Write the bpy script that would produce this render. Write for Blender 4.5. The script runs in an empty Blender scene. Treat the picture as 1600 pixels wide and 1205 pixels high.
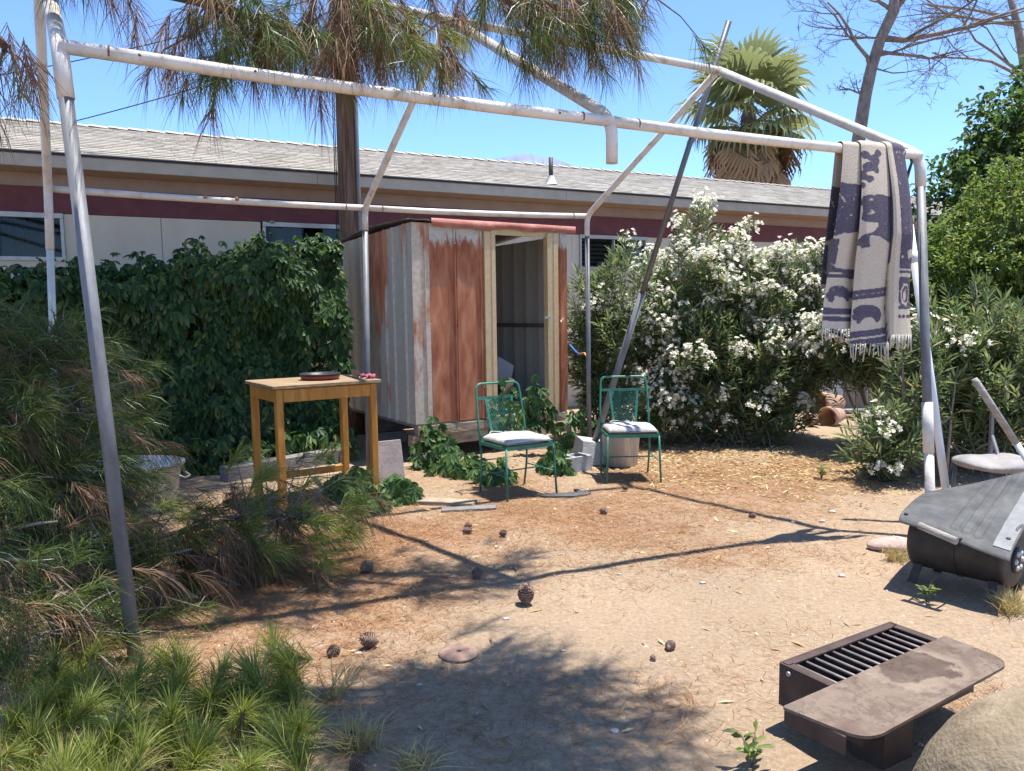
import bpy, math, random
import numpy as np
from mathutils import Vector, Matrix
random.seed(7); rng = np.random.default_rng(11)
SC = bpy.context.scene; COL = SC.collection
R = math.radians
# ------------------------------------------------------------------ camera, sky, sun, exposure
F = 1200.0; CX, CY = 800.0, 602.5; CAMZ = 1.55
PITCH, ROLL = R(5.35), R(0.8)
_right0 = Vector((1, 0, 0)); _up0 = Vector((0, math.sin(PITCH), math.cos(PITCH))); _fwd = Vector((0, math.cos(PITCH), -math.sin(PITCH)))
_up = _up0 * math.cos(ROLL) + _right0 * math.sin(ROLL); _rt = _right0 * math.cos(ROLL) - _up0 * math.sin(ROLL)
cam_d = bpy.data.cameras.new('camera'); cam = bpy.data.objects.new('camera', cam_d); COL.objects.link(cam)
cam_d.sensor_width = 36; cam_d.lens = 36 * F / 1600; cam_d.clip_end = 20000; cam_d.clip_start = 0.05
cam.matrix_world = Matrix(((_rt.x, _up.x, -_fwd.x, 0), (_rt.y, _up.y, -_fwd.y, 0), (_rt.z, _up.z, -_fwd.z, CAMZ), (0, 0, 0, 1)))
SC.camera = cam
SUNV = Vector((0.218, 0.055, 1.0)).normalized()
w = bpy.data.worlds.new('World'); SC.world = w; w.use_nodes = True
sky = w.node_tree.nodes.new('ShaderNodeTexSky'); sky.sky_type = 'NISHITA'; sky.sun_disc = False
sky.sun_elevation = math.asin(SUNV.z); sky.sun_rotation = math.atan2(SUNV.x, SUNV.y)
sky.altitude = 3000; sky.air_density = 1.0; sky.dust_density = 0.0; sky.ozone_density = 8.0
bgn = w.node_tree.nodes['Background']; bgn.inputs['Strength'].default_value = 0.127
w.node_tree.links.new(sky.outputs[0], bgn.inputs['Color'])
sun_d = bpy.data.lights.new('sun', 'SUN'); sun_d.energy = 3.35; sun_d.angle = R(0.53); sun_d.color = (1.0, 0.975, 0.93)
sun = bpy.data.objects.new('sun', sun_d); COL.objects.link(sun)
sun.rotation_euler = SUNV.to_track_quat('Z', 'Y').to_euler(); sun.location = (2, 1, 30)
vs = SC.view_settings; vs.view_transform = 'Standard'; vs.look = 'None'; vs.gamma = 1; vs.use_curve_mapping = False; vs.exposure = 1.48
SC.cycles.max_bounces = 8; SC.cycles.transparent_max_bounces = 12

def ray(px, py):
    return _rt * ((px - CX) / F) + _up * (-(py - CY) / F) + _fwd
def P(px, py, Y):
    d = ray(px, py); return Vector((0, 0, CAMZ)) + d * (Y / d.y)
def G(px, py, z=0.0):
    d = ray(px, py); return Vector((0, 0, CAMZ)) + d * ((z - CAMZ) / d.z)
def XY(px, Y):           # lateral position of a pixel column at a forward distance, read at eye level
    return P(px, 490, Y).x
# ------------------------------------------------------------------ noise + ground height
def vnoise(x, y, seed=0):
    x = np.asarray(x, float); y = np.asarray(y, float)
    xi = np.floor(x).astype(np.int64); yi = np.floor(y).astype(np.int64); xf = x - xi; yf = y - yi
    def h(a, b):
        n = (a * 374761393 + b * 668265263 + seed * 982451653) & 0x7fffffff
        n = ((n ^ (n >> 13)) * 1274126177) & 0x7fffffff
        return ((n ^ (n >> 16)) & 0xffff) / 65535.0
    u = xf * xf * (3 - 2 * xf); v = yf * yf * (3 - 2 * yf)
    return (h(xi, yi) * (1 - u) + h(xi + 1, yi) * u) * (1 - v) + (h(xi, yi + 1) * (1 - u) + h(xi + 1, yi + 1) * u) * v
def gz(x, y):
    x = np.asarray(x, float); y = np.asarray(y, float)
    z = 0.030 * (vnoise(x * 1.1, y * 1.1, 1) - .5) + 0.014 * (vnoise(x * 4.3, y * 4.3, 2) - .5) + 0.007 * (vnoise(x * 13, y * 13, 3) - .5)
    fade = np.clip(1 - (np.hypot(x, y - 5) - 9) / 6, 0, 1)
    return z * fade
def gzf(x, y): return float(gz(x, y))
def onG(px, py):
    p = G(px, py); p.z = gzf(p.x, p.y); return p
# ------------------------------------------------------------------ materials
MATS = {}
def nd(t, ty, **kw):
    n = t.nodes.new(ty)
    for k, v in kw.items(): setattr(n, k, v)
    return n
def ramp(t, stops):
    r = t.nodes.new('ShaderNodeValToRGB'); e = r.color_ramp.elements
    while len(e) < len(stops): e.new(0.5)
    for el, (p, c) in zip(e, stops):
        el.position = p; el.color = (c[0], c[1], c[2], 1) if not isinstance(c, (int, float)) else (c, c, c, 1)
    return r
def base_mat(name):
    m = bpy.data.materials.new(name); m.use_nodes = True; t = m.node_tree
    return m, t, t.nodes['Principled BSDF']
def noisy(name, stops, scale=6, detail=6, rough=0.8, metal=0.0, bump=0.15, bscale=None, stretch=(1, 1, 1), dist=0.0, spec=0.3, coord='Object', rrange=None, blen=0.02):
    m, t, b = base_mat(name)
    tc = nd(t, 'ShaderNodeTexCoord'); mp = nd(t, 'ShaderNodeMapping'); mp.inputs['Scale'].default_value = stretch
    t.links.new(tc.outputs[coord], mp.inputs[0])
    n = nd(t, 'ShaderNodeTexNoise'); n.inputs['Scale'].default_value = scale; n.inputs['Detail'].default_value = detail; n.inputs['Roughness'].default_value = .62; n.inputs['Distortion'].default_value = dist
    t.links.new(mp.outputs[0], n.inputs['Vector'])
    r = ramp(t, stops); t.links.new(n.outputs[0], r.inputs[0]); t.links.new(r.outputs[0], b.inputs['Base Color'])
    b.inputs['Roughness'].default_value = rough; b.inputs['Metallic'].default_value = metal; b.inputs['Specular IOR Level'].default_value = spec
    if bump:
        n2 = nd(t, 'ShaderNodeTexNoise'); n2.inputs['Scale'].default_value = bscale or scale * 4; n2.inputs['Detail'].default_value = 5
        t.links.new(mp.outputs[0], n2.inputs['Vector'])
        bp = nd(t, 'ShaderNodeBump'); bp.inputs['Strength'].default_value = bump; bp.inputs['Distance'].default_value = blen
        t.links.new(n2.outputs[0], bp.inputs['Height']); t.links.new(bp.outputs[0], b.inputs['Normal'])
    MATS[name] = m; return m
def leafmat(name, stops, rough=0.45, trans=0.3, tcol=None, spec=0.4):
    m, t, b = base_mat(name)
    g = nd(t, 'ShaderNodeNewGeometry'); r = ramp(t, stops); t.links.new(g.outputs['Random Per Island'], r.inputs[0])
    t.links.new(r.outputs[0], b.inputs['Base Color']); b.inputs['Roughness'].default_value = rough; b.inputs['Specular IOR Level'].default_value = spec
    if trans:
        tr = nd(t, 'ShaderNodeBsdfTranslucent'); mx = nd(t, 'ShaderNodeMixShader'); mx.inputs[0].default_value = trans
        hs = nd(t, 'ShaderNodeHueSaturation'); hs.inputs['Value'].default_value = 1.5; hs.inputs['Saturation'].default_value = 1.1; hs.inputs['Hue'].default_value = 0.49
        t.links.new(r.outputs[0], hs.inputs['Color']); t.links.new(hs.outputs[0], tr.inputs[0])
        t.links.new(b.outputs[0], mx.inputs[1]); t.links.new(tr.outputs[0], mx.inputs[2]); t.links.new(mx.outputs[0], t.nodes['Material Output'].inputs[0])
    MATS[name] = m; return m
leafmat('creeper_leaf', [(0, (.02, .05, .016)), (.45, (.045, .095, .027)), (.8, (.085, .15, .04)), (.95, (.15, .22, .06)), (1, (.22, .17, .06))], rough=.52, trans=.3, spec=.3)
leafmat('creeper_light', [(0, (.035, .085, .022)), (.5, (.075, .145, .038)), (.9, (.12, .19, .06)), (1, (.19, .24, .08))], rough=.5, trans=.34, spec=.3)
leafmat('oleander_leaf', [(0, (.07, .10, .038)), (.45, (.135, .185, .075)), (.85, (.195, .245, .11)), (.96, (.27, .27, .12)), (1, (.30, .22, .10))], rough=.48, trans=.36)
leafmat('oleander_flower', [(0, (.66, .63, .50)), (.7, (.78, .76, .67)), (1, (.70, .62, .42))], rough=.7, trans=.3)
leafmat('shrub_leaf', [(0, (.06, .11, .022)), (.5, (.125, .19, .04)), (.9, (.19, .25, .06)), (1, (.27, .25, .08))], rough=.48, trans=.4)
leafmat('tree_leaf', [(0, (.04, .08, .022)), (.6, (.08, .14, .036)), (1, (.14, .19, .06))], rough=.48, trans=.38)
leafmat('pine_needle', [(0, (.04, .065, .018)), (.5, (.08, .125, .028)), (.8, (.125, .165, .04)), (1, (.19, .17, .06))], rough=.4, trans=.3)
leafmat('bright_needle', [(0, (.12, .155, .03)), (.5, (.22, .265, .055)), (.85, (.29, .315, .085)), (1, (.42, .35, .15))], rough=.38, trans=.42)
leafmat('dead_needle', [(0, (.10, .055, .032)), (.5, (.19, .105, .055)), (1, (.30, .18, .09))], rough=.6, trans=.2)
leafmat('needle_litter', [(0, (.17, .075, .03)), (.5, (.30, .14, .055)), (.85, (.42, .23, .10)), (1, (.52, .36, .18))], rough=.7, trans=.1)
leafmat('leaf_litter', [(0, (.32, .21, .09)), (.5, (.50, .36, .15)), (1, (.66, .52, .27))], rough=.7, trans=.15)
leafmat('dry_grass', [(0, (.36, .26, .10)), (.6, (.52, .42, .2)), (1, (.40, .38, .14))], rough=.6, trans=.25)
leafmat('palm_frond', [(0, (.13, .16, .07)), (.5, (.20, .23, .105)), (.85, (.27, .29, .14)), (1, (.36, .33, .18))], rough=.42, trans=.3)
leafmat('palm_dead', [(0, (.17, .095, .045)), (.5, (.30, .185, .09)), (1, (.42, .30, .17))], rough=.7, trans=.15)
leafmat('pebble', [(0, (.18, .14, .11)), (.5, (.34, .28, .22)), (1, (.52, .46, .38))], rough=.85, trans=0)
noisy('bark', [(.3, (.055, .038, .028)), (.6, (.14, .10, .075)), (.8, (.20, .155, .12))], scale=14, stretch=(1, 1, .35), rough=.9, bump=.5)
noisy('twig_bark', [(.3, (.16, .12, .10)), (.7, (.33, .27, .225))], scale=20, stretch=(1, 1, .4), rough=.9, bump=.3)
noisy('grey_twig', [(.3, (.10, .085, .07)), (.7, (.25, .21, .175))], scale=20, rough=.9, bump=.3)
noisy('pole_wood', [(.28, (.045, .026, .018)), (.48, (.15, .085, .055)), (.62, (.21, .135, .095)), (.8, (.30, .23, .18))], scale=16, stretch=(2.2, 2.2, .12), detail=8, rough=.9, bump=.8, bscale=24)
noisy('cable', [(0, (.015, .015, .017)), (1, (.03, .03, .03))], rough=.6, bump=0)
noisy('white_pipe', [(.28, (.28, .19, .13)), (.37, (.52, .46, .39)), (.5, (.64, .59, .52)), (1, (.72, .68, .61))], scale=9, detail=8, rough=.42, bump=.12, bscale=60, spec=.5)
noisy('grey_pipe', [(.3, (.12, .12, .125)), (.55, (.19, .19, .195)), (.8, (.27, .265, .26))], scale=9, stretch=(1, 1, .4), rough=.58, metal=.25, bump=.1, bscale=50)
noisy('dark_pipe', [(.3, (.10, .10, .105)), (.7, (.19, .19, .20))], scale=8, stretch=(1, 1, .3), rough=.42, metal=.5, bump=.05)
noisy('pvc_pipe', [(.3, (.60, .62, .66)), (.7, (.72, .73, .75))], scale=5, rough=.45, bump=.04, spec=.5)
noisy('rust', [(.3, (.10, .045, .03)), (.7, (.24, .11, .06))], scale=20, rough=.9, bump=.3)
noisy('rust_stain', [(.3, (.28, .12, .05)), (.7, (.42, .22, .10))], scale=20, rough=.9, bump=.3)
def shed_paint(name, thr, top=None, grad=0.0, base=((.44, .40, .335), (.56, .52, .45)), seed=0.0, light=0.5):
    m, t, b = base_mat(name); tc = nd(t, 'ShaderNodeTexCoord')
    mp = nd(t, 'ShaderNodeMapping'); mp.inputs['Scale'].default_value = (3.2, 3.2, .8); mp.inputs['Location'].default_value = (seed, seed * 2, seed)
    t.links.new(tc.outputs['Object'], mp.inputs[0])
    n = nd(t, 'ShaderNodeTexNoise'); n.inputs['Scale'].default_value = 1.4; n.inputs['Detail'].default_value = 9; n.inputs['Roughness'].default_value = .66
    t.links.new(mp.outputs[0], n.inputs[0])
    n2 = nd(t, 'ShaderNodeTexNoise'); n2.inputs['Scale'].default_value = 22; n2.inputs['Detail'].default_value = 8; t.links.new(tc.outputs['Object'], n2.inputs[0])
    val = n.outputs[0]
    if top is not None:      # bare paint survives under the eave: rust starts below a ragged line
        sx = nd(t, 'ShaderNodeSeparateXYZ'); t.links.new(tc.outputs['Object'], sx.inputs[0])
        mr = nd(t, 'ShaderNodeMapRange'); mr.inputs[1].default_value = top - .10; mr.inputs[2].default_value = top + .10; mr.inputs[3].default_value = .0; mr.inputs[4].default_value = .36
        nj = nd(t, 'ShaderNodeTexNoise'); nj.inputs['Scale'].default_value = 9; nj.inputs['Detail'].default_value = 3
        mpj = nd(t, 'ShaderNodeMapping'); mpj.inputs['Scale'].default_value = (1.4, 1.4, .35); t.links.new(tc.outputs['Object'], mpj.inputs[0]); t.links.new(mpj.outputs[0], nj.inputs[0])
        ad = nd(t, 'ShaderNodeMath', operation='MULTIPLY_ADD'); t.links.new(nj.outputs[0], ad.inputs[0]); ad.inputs[1].default_value = .5; t.links.new(sx.outputs[2], ad.inputs[2])
        sb = nd(t, 'ShaderNodeMath', operation='SUBTRACT'); t.links.new(ad.outputs[0], sb.inputs[0]); sb.inputs[1].default_value = .25
        t.links.new(sb.outputs[0], mr.inputs[0])
        s2 = nd(t, 'ShaderNodeMath', operation='SUBTRACT'); t.links.new(n.outputs[0], s2.inputs[0]); t.links.new(mr.outputs[0], s2.inputs[1]); val = s2.outputs[0]
    if grad:
        sx2 = nd(t, 'ShaderNodeSeparateXYZ'); t.links.new(tc.outputs['Object'], sx2.inputs[0])
        zc = nd(t, 'ShaderNodeMath', operation='SUBTRACT'); t.links.new(sx2.outputs[2], zc.inputs[0]); zc.inputs[1].default_value = 1.4
        gm = nd(t, 'ShaderNodeMath', operation='MULTIPLY_ADD'); t.links.new(zc.outputs[0], gm.inputs[0]); gm.inputs[1].default_value = grad; t.links.new(val, gm.inputs[2]); val = gm.outputs[0]
    fac = ramp(t, [(max(thr - .06, 0), 0), (min(thr + .06, 1), 1)]); t.links.new(val, fac.inputs[0])
    pr = ramp(t, [(.3, base[0]), (.7, base[1])]); t.links.new(n2.outputs[0], pr.inputs[0])
    mps = nd(t, 'ShaderNodeMapping'); mps.inputs['Scale'].default_value = (5, 5, 1.3); t.links.new(tc.outputs['Object'], mps.inputs[0])
    n3 = nd(t, 'ShaderNodeTexNoise'); n3.inputs['Scale'].default_value = 2.2; n3.inputs['Detail'].default_value = 7; n3.inputs['Roughness'].default_value = .55; n3.inputs['Distortion'].default_value = .4; t.links.new(mps.outputs[0], n3.inputs[0])
    rr = ramp(t, [(.25, (.22, .062, .03)), (.42, (.35, .115, .05)), (.56, (.45, .175, .085)), (.70, (.52, .25, .14)), (.80, (.62, .46, .34))]); t.links.new(n3.outputs[0], rr.inputs[0])
    mx = nd(t, 'ShaderNodeMix', data_type='RGBA'); t.links.new(fac.outputs[0], mx.inputs[0]); t.links.new(pr.outputs[0], mx.inputs[6]); t.links.new(rr.outputs[0], mx.inputs[7])
    t.links.new(mx.outputs[2], b.inputs['Base Color'])
    rg = nd(t, 'ShaderNodeMapRange'); t.links.new(fac.outputs[0], rg.inputs[0]); rg.inputs[3].default_value = .42; rg.inputs[4].default_value = .78; t.links.new(rg.outputs[0], b.inputs['Roughness'])
    bp = nd(t, 'ShaderNodeBump'); bp.inputs['Strength'].default_value = .12; bp.inputs['Distance'].default_value = .01; t.links.new(n2.outputs[0], bp.inputs['Height']); t.links.new(bp.outputs[0], b.inputs['Normal'])
    MATS[name] = m; return m
shed_paint('shed_rusty', .27, top=2.28)
shed_paint('shed_rusty_full', .25, top=2.30, seed=3)
shed_paint('shed_grey', .66, grad=.04, base=((.38, .34, .28), (.49, .445, .37)), seed=1)
shed_paint('shed_streaky', .47, grad=.16, base=((.40, .36, .30), (.50, .46, .39)), seed=5)
shed_paint('shed_corner', .62, grad=.05, base=((.46, .375, .27), (.62, .52, .40)), seed=7)
shed_paint('shed_tan', .86, base=((.56, .40, .20), (.66, .49, .27)), seed=9)
shed_paint('shed_inside', .80, base=((.50, .47, .41), (.60, .56, .50)), seed=11)
noisy('fascia_red', [(.3, (.30, .10, .075)), (.55, (.42, .16, .12)), (.75, (.55, .30, .24))], scale=6, rough=.6, bump=.2)
noisy('roof_edge', [(.3, (.10, .085, .075)), (.7, (.22, .19, .17))], scale=7, rough=.7, bump=.2)
noisy('timber', [(.3, (.17, .125, .085)), (.55, (.36, .285, .20)), (.8, (.50, .41, .305))], scale=5, stretch=(1, 1, 7), detail=8, rough=.9, bump=.5, bscale=14)
noisy('grey_timber', [(.3, (.11, .10, .09)), (.55, (.21, .195, .18)), (.8, (.33, .31, .285))], scale=5, stretch=(1, 1, 7), detail=8, rough=.9, bump=.5, bscale=14)
noisy('concrete', [(.3, (.30, .29, .27)), (.6, (.42, .405, .38)), (.85, (.50, .485, .455))], scale=9, rough=.9, bump=.3, bscale=60)
noisy('table_wood', [(.3, (.33, .13, .02)), (.55, (.50, .22, .035)), (.8, (.62, .31, .065))], scale=4, stretch=(6, 6, .7), detail=7, rough=.5, bump=.15, bscale=12)
noisy('table_top', [(.3, (.17, .11, .06)), (.5, (.29, .195, .11)), (.8, (.40, .29, .17))], scale=5, stretch=(1, 6, 6), detail=8, rough=.75, bump=.3, bscale=14)
noisy('black_pan', [(.3, (.02, .02, .022)), (.7, (.05, .045, .045))], scale=9, rough=.45, bump=.1)
noisy('red_enamel', [(.3, (.16, .03, .025)), (.7, (.24, .05, .035))], scale=9, rough=.45, bump=.05)
noisy('pink_cloth', [(.3, (.28, .06, .09)), (.7, (.42, .12, .15))], scale=20, rough=.9, bump=.4)
noisy('green_metal', [(.26, (.13, .09, .05)), (.36, (.018, .13, .085)), (.6, (.03, .19, .125)), (.85, (.07, .27, .19))], scale=12, rough=.45, bump=.08, spec=.5)
noisy('cushion', [(.28, (.33, .28, .235)), (.5, (.48, .445, .40)), (.8, (.56, .53, .49))], scale=7, detail=7, rough=.95, bump=.25, bscale=50)
noisy('seam', [(.3, (.16, .15, .14)), (.7, (.26, .25, .24))], rough=.95, bump=0)
noisy('house_cream', [(.3, (.55, .475, .36)), (.7, (.64, .565, .445))], scale=2.5, stretch=(1, 1, .3), rough=.75, bump=.06, bscale=40)
noisy('house_maroon', [(.3, (.115, .036, .042)), (.7, (.165, .055, .058))], scale=5, rough=.7, bump=.05)
noisy('house_pink', [(.3, (.29, .215, .18)), (.7, (.36, .27, .23))], scale=4, rough=.75, bump=.05)
noisy('house_fascia', [(.3, (.40, .35, .275)), (.7, (.50, .44, .355))], scale=4, rough=.7, bump=.06)
noisy('drip_edge', [(.3, (.025, .026, .045)), (.7, (.05, .05, .075))], rough=.5, bump=0)
noisy('aluminium', [(.3, (.38, .37, .34)), (.7, (.48, .47, .44))], scale=10, rough=.4, metal=.4, bump=.05)
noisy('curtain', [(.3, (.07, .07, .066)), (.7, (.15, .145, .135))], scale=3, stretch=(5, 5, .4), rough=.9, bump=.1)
leafmat('shingle', [(0, (.37, .325, .265)), (.5, (.44, .39, .325)), (1, (.50, .45, .38))], rough=.95, trans=0, spec=.1)
noisy('shingle_base', [(.3, (.20, .185, .165)), (.7, (.28, .26, .23))], rough=.95, scale=12, bump=.3)
noisy('black_plastic', [(.3, (.035, .035, .036)), (.7, (.075, .073, .07))], scale=6, rough=.55, bump=.1)
noisy('liner', [(.25, (.045, .045, .044)), (.5, (.085, .084, .08)), (.8, (.15, .145, .135))], scale=7, detail=9, rough=.62, bump=.15, bscale=50, spec=.25)
noisy('diamond_plate', [(.3, (.16, .16, .155)), (.7, (.26, .255, .245))], scale=10, rough=.6, metal=0.0, bump=.2, bscale=70)
noisy('barrel_steel', [(.3, (.035, .03, .026)), (.55, (.065, .056, .047)), (.8, (.115, .098, .08))], scale=8, detail=8, rough=.6, metal=.2, bump=.12)
noisy('grey_wood', [(.3, (.24, .205, .17)), (.7, (.42, .375, .325))], scale=6, stretch=(1, 1, 6), rough=.85, bump=.3)
noisy('grill_brown', [(.3, (.055, .036, .029)), (.55, (.085, .056, .045)), (.8, (.13, .09, .07))], scale=9, detail=8, rough=.6, metal=.15, bump=.12, bscale=40)
noisy('sun_gleam_steel', [(.3, (.22, .17, .145)), (.7, (.36, .29, .25))], scale=20, rough=.5, metal=.2, bump=.1)  # grate bars: sun gleam on the steel put into a paler base colour
noisy('ash_black', [(0, (.012, .011, .01)), (1, (.035, .032, .03))], rough=.95, scale=14, bump=.3)
_a, _b = G(1219, 1035, .25), G(1391, 972, .25); _u = (_b - _a).normalized(); _c = _a + (_b - _a) / 2 + Vector((_u.y, -_u.x, 0)) * .26; STAIN = G(1455, 1055, .265) - _c
def plate_mat():
    m, t, b = base_mat('grill_plate'); tc = nd(t, 'ShaderNodeTexCoord')
    n = nd(t, 'ShaderNodeTexNoise'); n.inputs['Scale'].default_value = 5.5; n.inputs['Detail'].default_value = 10; n.inputs['Roughness'].default_value = .72; n.inputs['Distortion'].default_value = .15
    t.links.new(tc.outputs['Object'], n.inputs[0])
    r = ramp(t, [(.3, (.10, .068, .05)), (.45, (.145, .102, .077)), (.56, (.20, .15, .112)), (.63, (.15, .108, .083)), (.8, (.27, .21, .155))]); t.links.new(n.outputs[0], r.inputs[0])
    v = nd(t, 'ShaderNodeTexVoronoi'); v.feature = 'DISTANCE_TO_EDGE'; v.inputs['Scale'].default_value = 4.5
    nv = nd(t, 'ShaderNodeVectorMath', operation='ADD'); t.links.new(tc.outputs['Object'], nv.inputs[0])
    ns = nd(t, 'ShaderNodeVectorMath', operation='SCALE'); ns.inputs[3].default_value = .35; t.links.new(n.outputs[1], ns.inputs[0]); t.links.new(ns.outputs[0], nv.inputs[1]); t.links.new(nv.outputs[0], v.inputs[0])
    vr = ramp(t, [(0, .55), (.02, 1)]); t.links.new(v.outputs[0], vr.inputs[0])
    # two dried puddle stains with tan rims
    fl = nd(t, 'ShaderNodeVectorMath', operation='MULTIPLY'); fl.inputs[1].default_value = (1, 1, 0); t.links.new(nv.outputs[0], fl.inputs[0])
    d1 = nd(t, 'ShaderNodeVectorMath', operation='DISTANCE'); t.links.new(fl.outputs[0], d1.inputs[0]); d1.inputs[1].default_value = (STAIN[0] + .175, STAIN[1] + .175, 0)
    s1 = ramp(t, [(.0, 0), (.135, 0), (.15, 1), (.175, 1), (.20, 0)]); t.links.new(d1.outputs[1], s1.inputs[0])
    i1 = ramp(t, [(.13, .68), (.155, 1)]); t.links.new(d1.outputs[1], i1.inputs[0])
    mu = nd(t, 'ShaderNodeMix', data_type='RGBA', blend_type='MULTIPLY'); mu.inputs[0].default_value = 1; t.links.new(r.outputs[0], mu.inputs[6]); t.links.new(vr.outputs[0], mu.inputs[7])
    mu2 = nd(t, 'ShaderNodeMix', data_type='RGBA', blend_type='MULTIPLY'); mu2.inputs[0].default_value = 1; t.links.new(mu.outputs[2], mu2.inputs[6]); t.links.new(i1.outputs[0], mu2.inputs[7])
    mx = nd(t, 'ShaderNodeMix', data_type='RGBA'); sc = nd(t, 'ShaderNodeMath', operation='MULTIPLY'); t.links.new(s1.outputs[0], sc.inputs[0]); sc.inputs[1].default_value = .30
    t.links.new(sc.outputs[0], mx.inputs[0]); t.links.new(mu2.outputs[2], mx.inputs[6]); mx.inputs[7].default_value = (.36, .28, .2, 1)
    t.links.new(mx.outputs[2], b.inputs['Base Color']); b.inputs['Roughness'].default_value = .7; b.inputs['Specular IOR Level'].default_value = .12
    MATS['grill_plate'] = m
plate_mat()
noisy('boulder', [(.3, (.19, .14, .085)), (.55, (.27, .205, .13)), (.8, (.36, .29, .20))], scale=11, detail=9, rough=.95, bump=.6, bscale=70, blen=.012)
noisy('terracotta', [(.3, (.40, .24, .16)), (.7, (.52, .34, .24))], scale=8, rough=.9, bump=.15)
noisy('cone', [(.3, (.14, .08, .055)), (.5, (.26, .17, .12)), (.8, (.42, .34, .27))], scale=30, rough=.85, bump=.2)
noisy('stone', [(.3, (.32, .28, .24)), (.7, (.50, .46, .41))], scale=18, rough=.9, bump=.3)
noisy('rust_disc', [(.3, (.20, .12, .085)), (.7, (.32, .215, .16))], scale=16, rough=.9, bump=.2)
noisy('pink_stone', [(.3, (.38, .25, .21)), (.7, (.52, .38, .32))], scale=10, rough=.9, bump=.3)
noisy('slab', [(.3, (.22, .18, .165)), (.7, (.34, .285, .26))], scale=7, rough=.9, bump=.2)
noisy('bucket_zinc', [(.3, (.36, .35, .34)), (.55, (.50, .49, .475)), (.72, (.72, .71, .69))], scale=5, stretch=(3, 3, .5), rough=.55, metal=.2, bump=.1)
noisy('tub_zinc', [(.3, (.34, .36, .38)), (.7, (.52, .54, .56))], scale=6, rough=.45, metal=.5, bump=.1)
noisy('fence_board', [(.3, (.25, .185, .13)), (.7, (.42, .33, .25))], scale=4, stretch=(4, 4, .5), rough=.9, bump=.3)
noisy('red_board', [(.3, (.26, .11, .07)), (.7, (.36, .17, .11))], scale=4, rough=.9, bump=.2)
noisy('white_sheet', [(.3, (.56, .55, .54)), (.7, (.68, .67, .66))], scale=5, rough=.8, bump=.15)
noisy('green_tub', [(.3, (.03, .14, .09)), (.7, (.05, .19, .12))], rough=.5, bump=0)
noisy('blue_hose', [(.3, (.03, .12, .38)), (.7, (.05, .17, .45))], rough=.5, bump=0)
noisy('orange_hose', [(.3, (.5, .25, .08)), (.7, (.6, .33, .12))], rough=.5, bump=0)
noisy('mountain_haze_blue', [(.3, (.17, .20, .26)), (.6, (.24, .275, .34)), (.8, (.30, .33, .39))], scale=.008, detail=10, rough=1, bump=0)  # blue-grey stands in for distance haze; no haze volume is built
noisy('stool_vinyl', [(.3, (.22, .20, .185)), (.7, (.34, .31, .285))], scale=8, rough=.7, bump=.2)
noisy('fringe', [(.3, (.42, .375, .31)), (.7, (.56, .51, .44))], rough=.95, bump=.1)
def glass_mat():
    m, t, b = base_mat('window_glass'); t.nodes.remove(b)
    gl = nd(t, 'ShaderNodeBsdfGlossy'); gl.inputs['Roughness'].default_value = .04
    tp = nd(t, 'ShaderNodeBsdfTransparent'); tp.inputs[0].default_value = (.55, .58, .58, 1)
    fr = nd(t, 'ShaderNodeFresnel'); fr.inputs[0].default_value = 1.38
    mx = nd(t, 'ShaderNodeMixShader'); t.links.new(fr.outputs[0], mx.inputs[0]); t.links.new(tp.outputs[0], mx.inputs[1]); t.links.new(gl.outputs[0], mx.inputs[2]); t.links.new(mx.outputs[0], t.nodes['Material Output'].inputs[0])
    MATS['window_glass'] = m
glass_mat()
def blanket_mat():
    m, t, b = base_mat('blanket'); a = nd(t, 'ShaderNodeAttribute', attribute_name='dye_shade'); tc = nd(t, 'ShaderNodeTexCoord')
    n = nd(t, 'ShaderNodeTexNoise'); n.inputs['Scale'].default_value = 130; n.inputs['Detail'].default_value = 4; t.links.new(tc.outputs['Object'], n.inputs[0])
    ad = nd(t, 'ShaderNodeMath', operation='MULTIPLY_ADD'); t.links.new(n.outputs[0], ad.inputs[0]); ad.inputs[1].default_value = .7; t.links.new(a.outputs['Fac'], ad.inputs[2])
    r = ramp(t, [(.72, 0), (.98, 1)]); t.links.new(ad.outputs[0], r.inputs[0])
    c1 = ramp(t, [(.3, (.47, .39, .295)), (.7, (.62, .53, .415))]); c2 = ramp(t, [(.3, (.06, .052, .075)), (.7, (.15, .13, .16))]); t.links.new(n.outputs[0], c1.inputs[0]); t.links.new(n.outputs[0], c2.inputs[0])
    mx = nd(t, 'ShaderNodeMix', data_type='RGBA'); t.links.new(r.outputs[0], mx.inputs[0]); t.links.new(c1.outputs[0], mx.inputs[6]); t.links.new(c2.outputs[0], mx.inputs[7]); t.links.new(mx.outputs[2], b.inputs['Base Color'])
    b.inputs['Roughness'].default_value = .95; b.inputs['Specular IOR Level'].default_value = .1
    bp = nd(t, 'ShaderNodeBump'); bp.inputs['Strength'].default_value = .6; bp.inputs['Distance'].default_value = .008; t.links.new(n.outputs[0], bp.inputs['Height']); t.links.new(bp.outputs[0], b.inputs['Normal'])
    MATS['blanket'] = m
blanket_mat()
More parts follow.
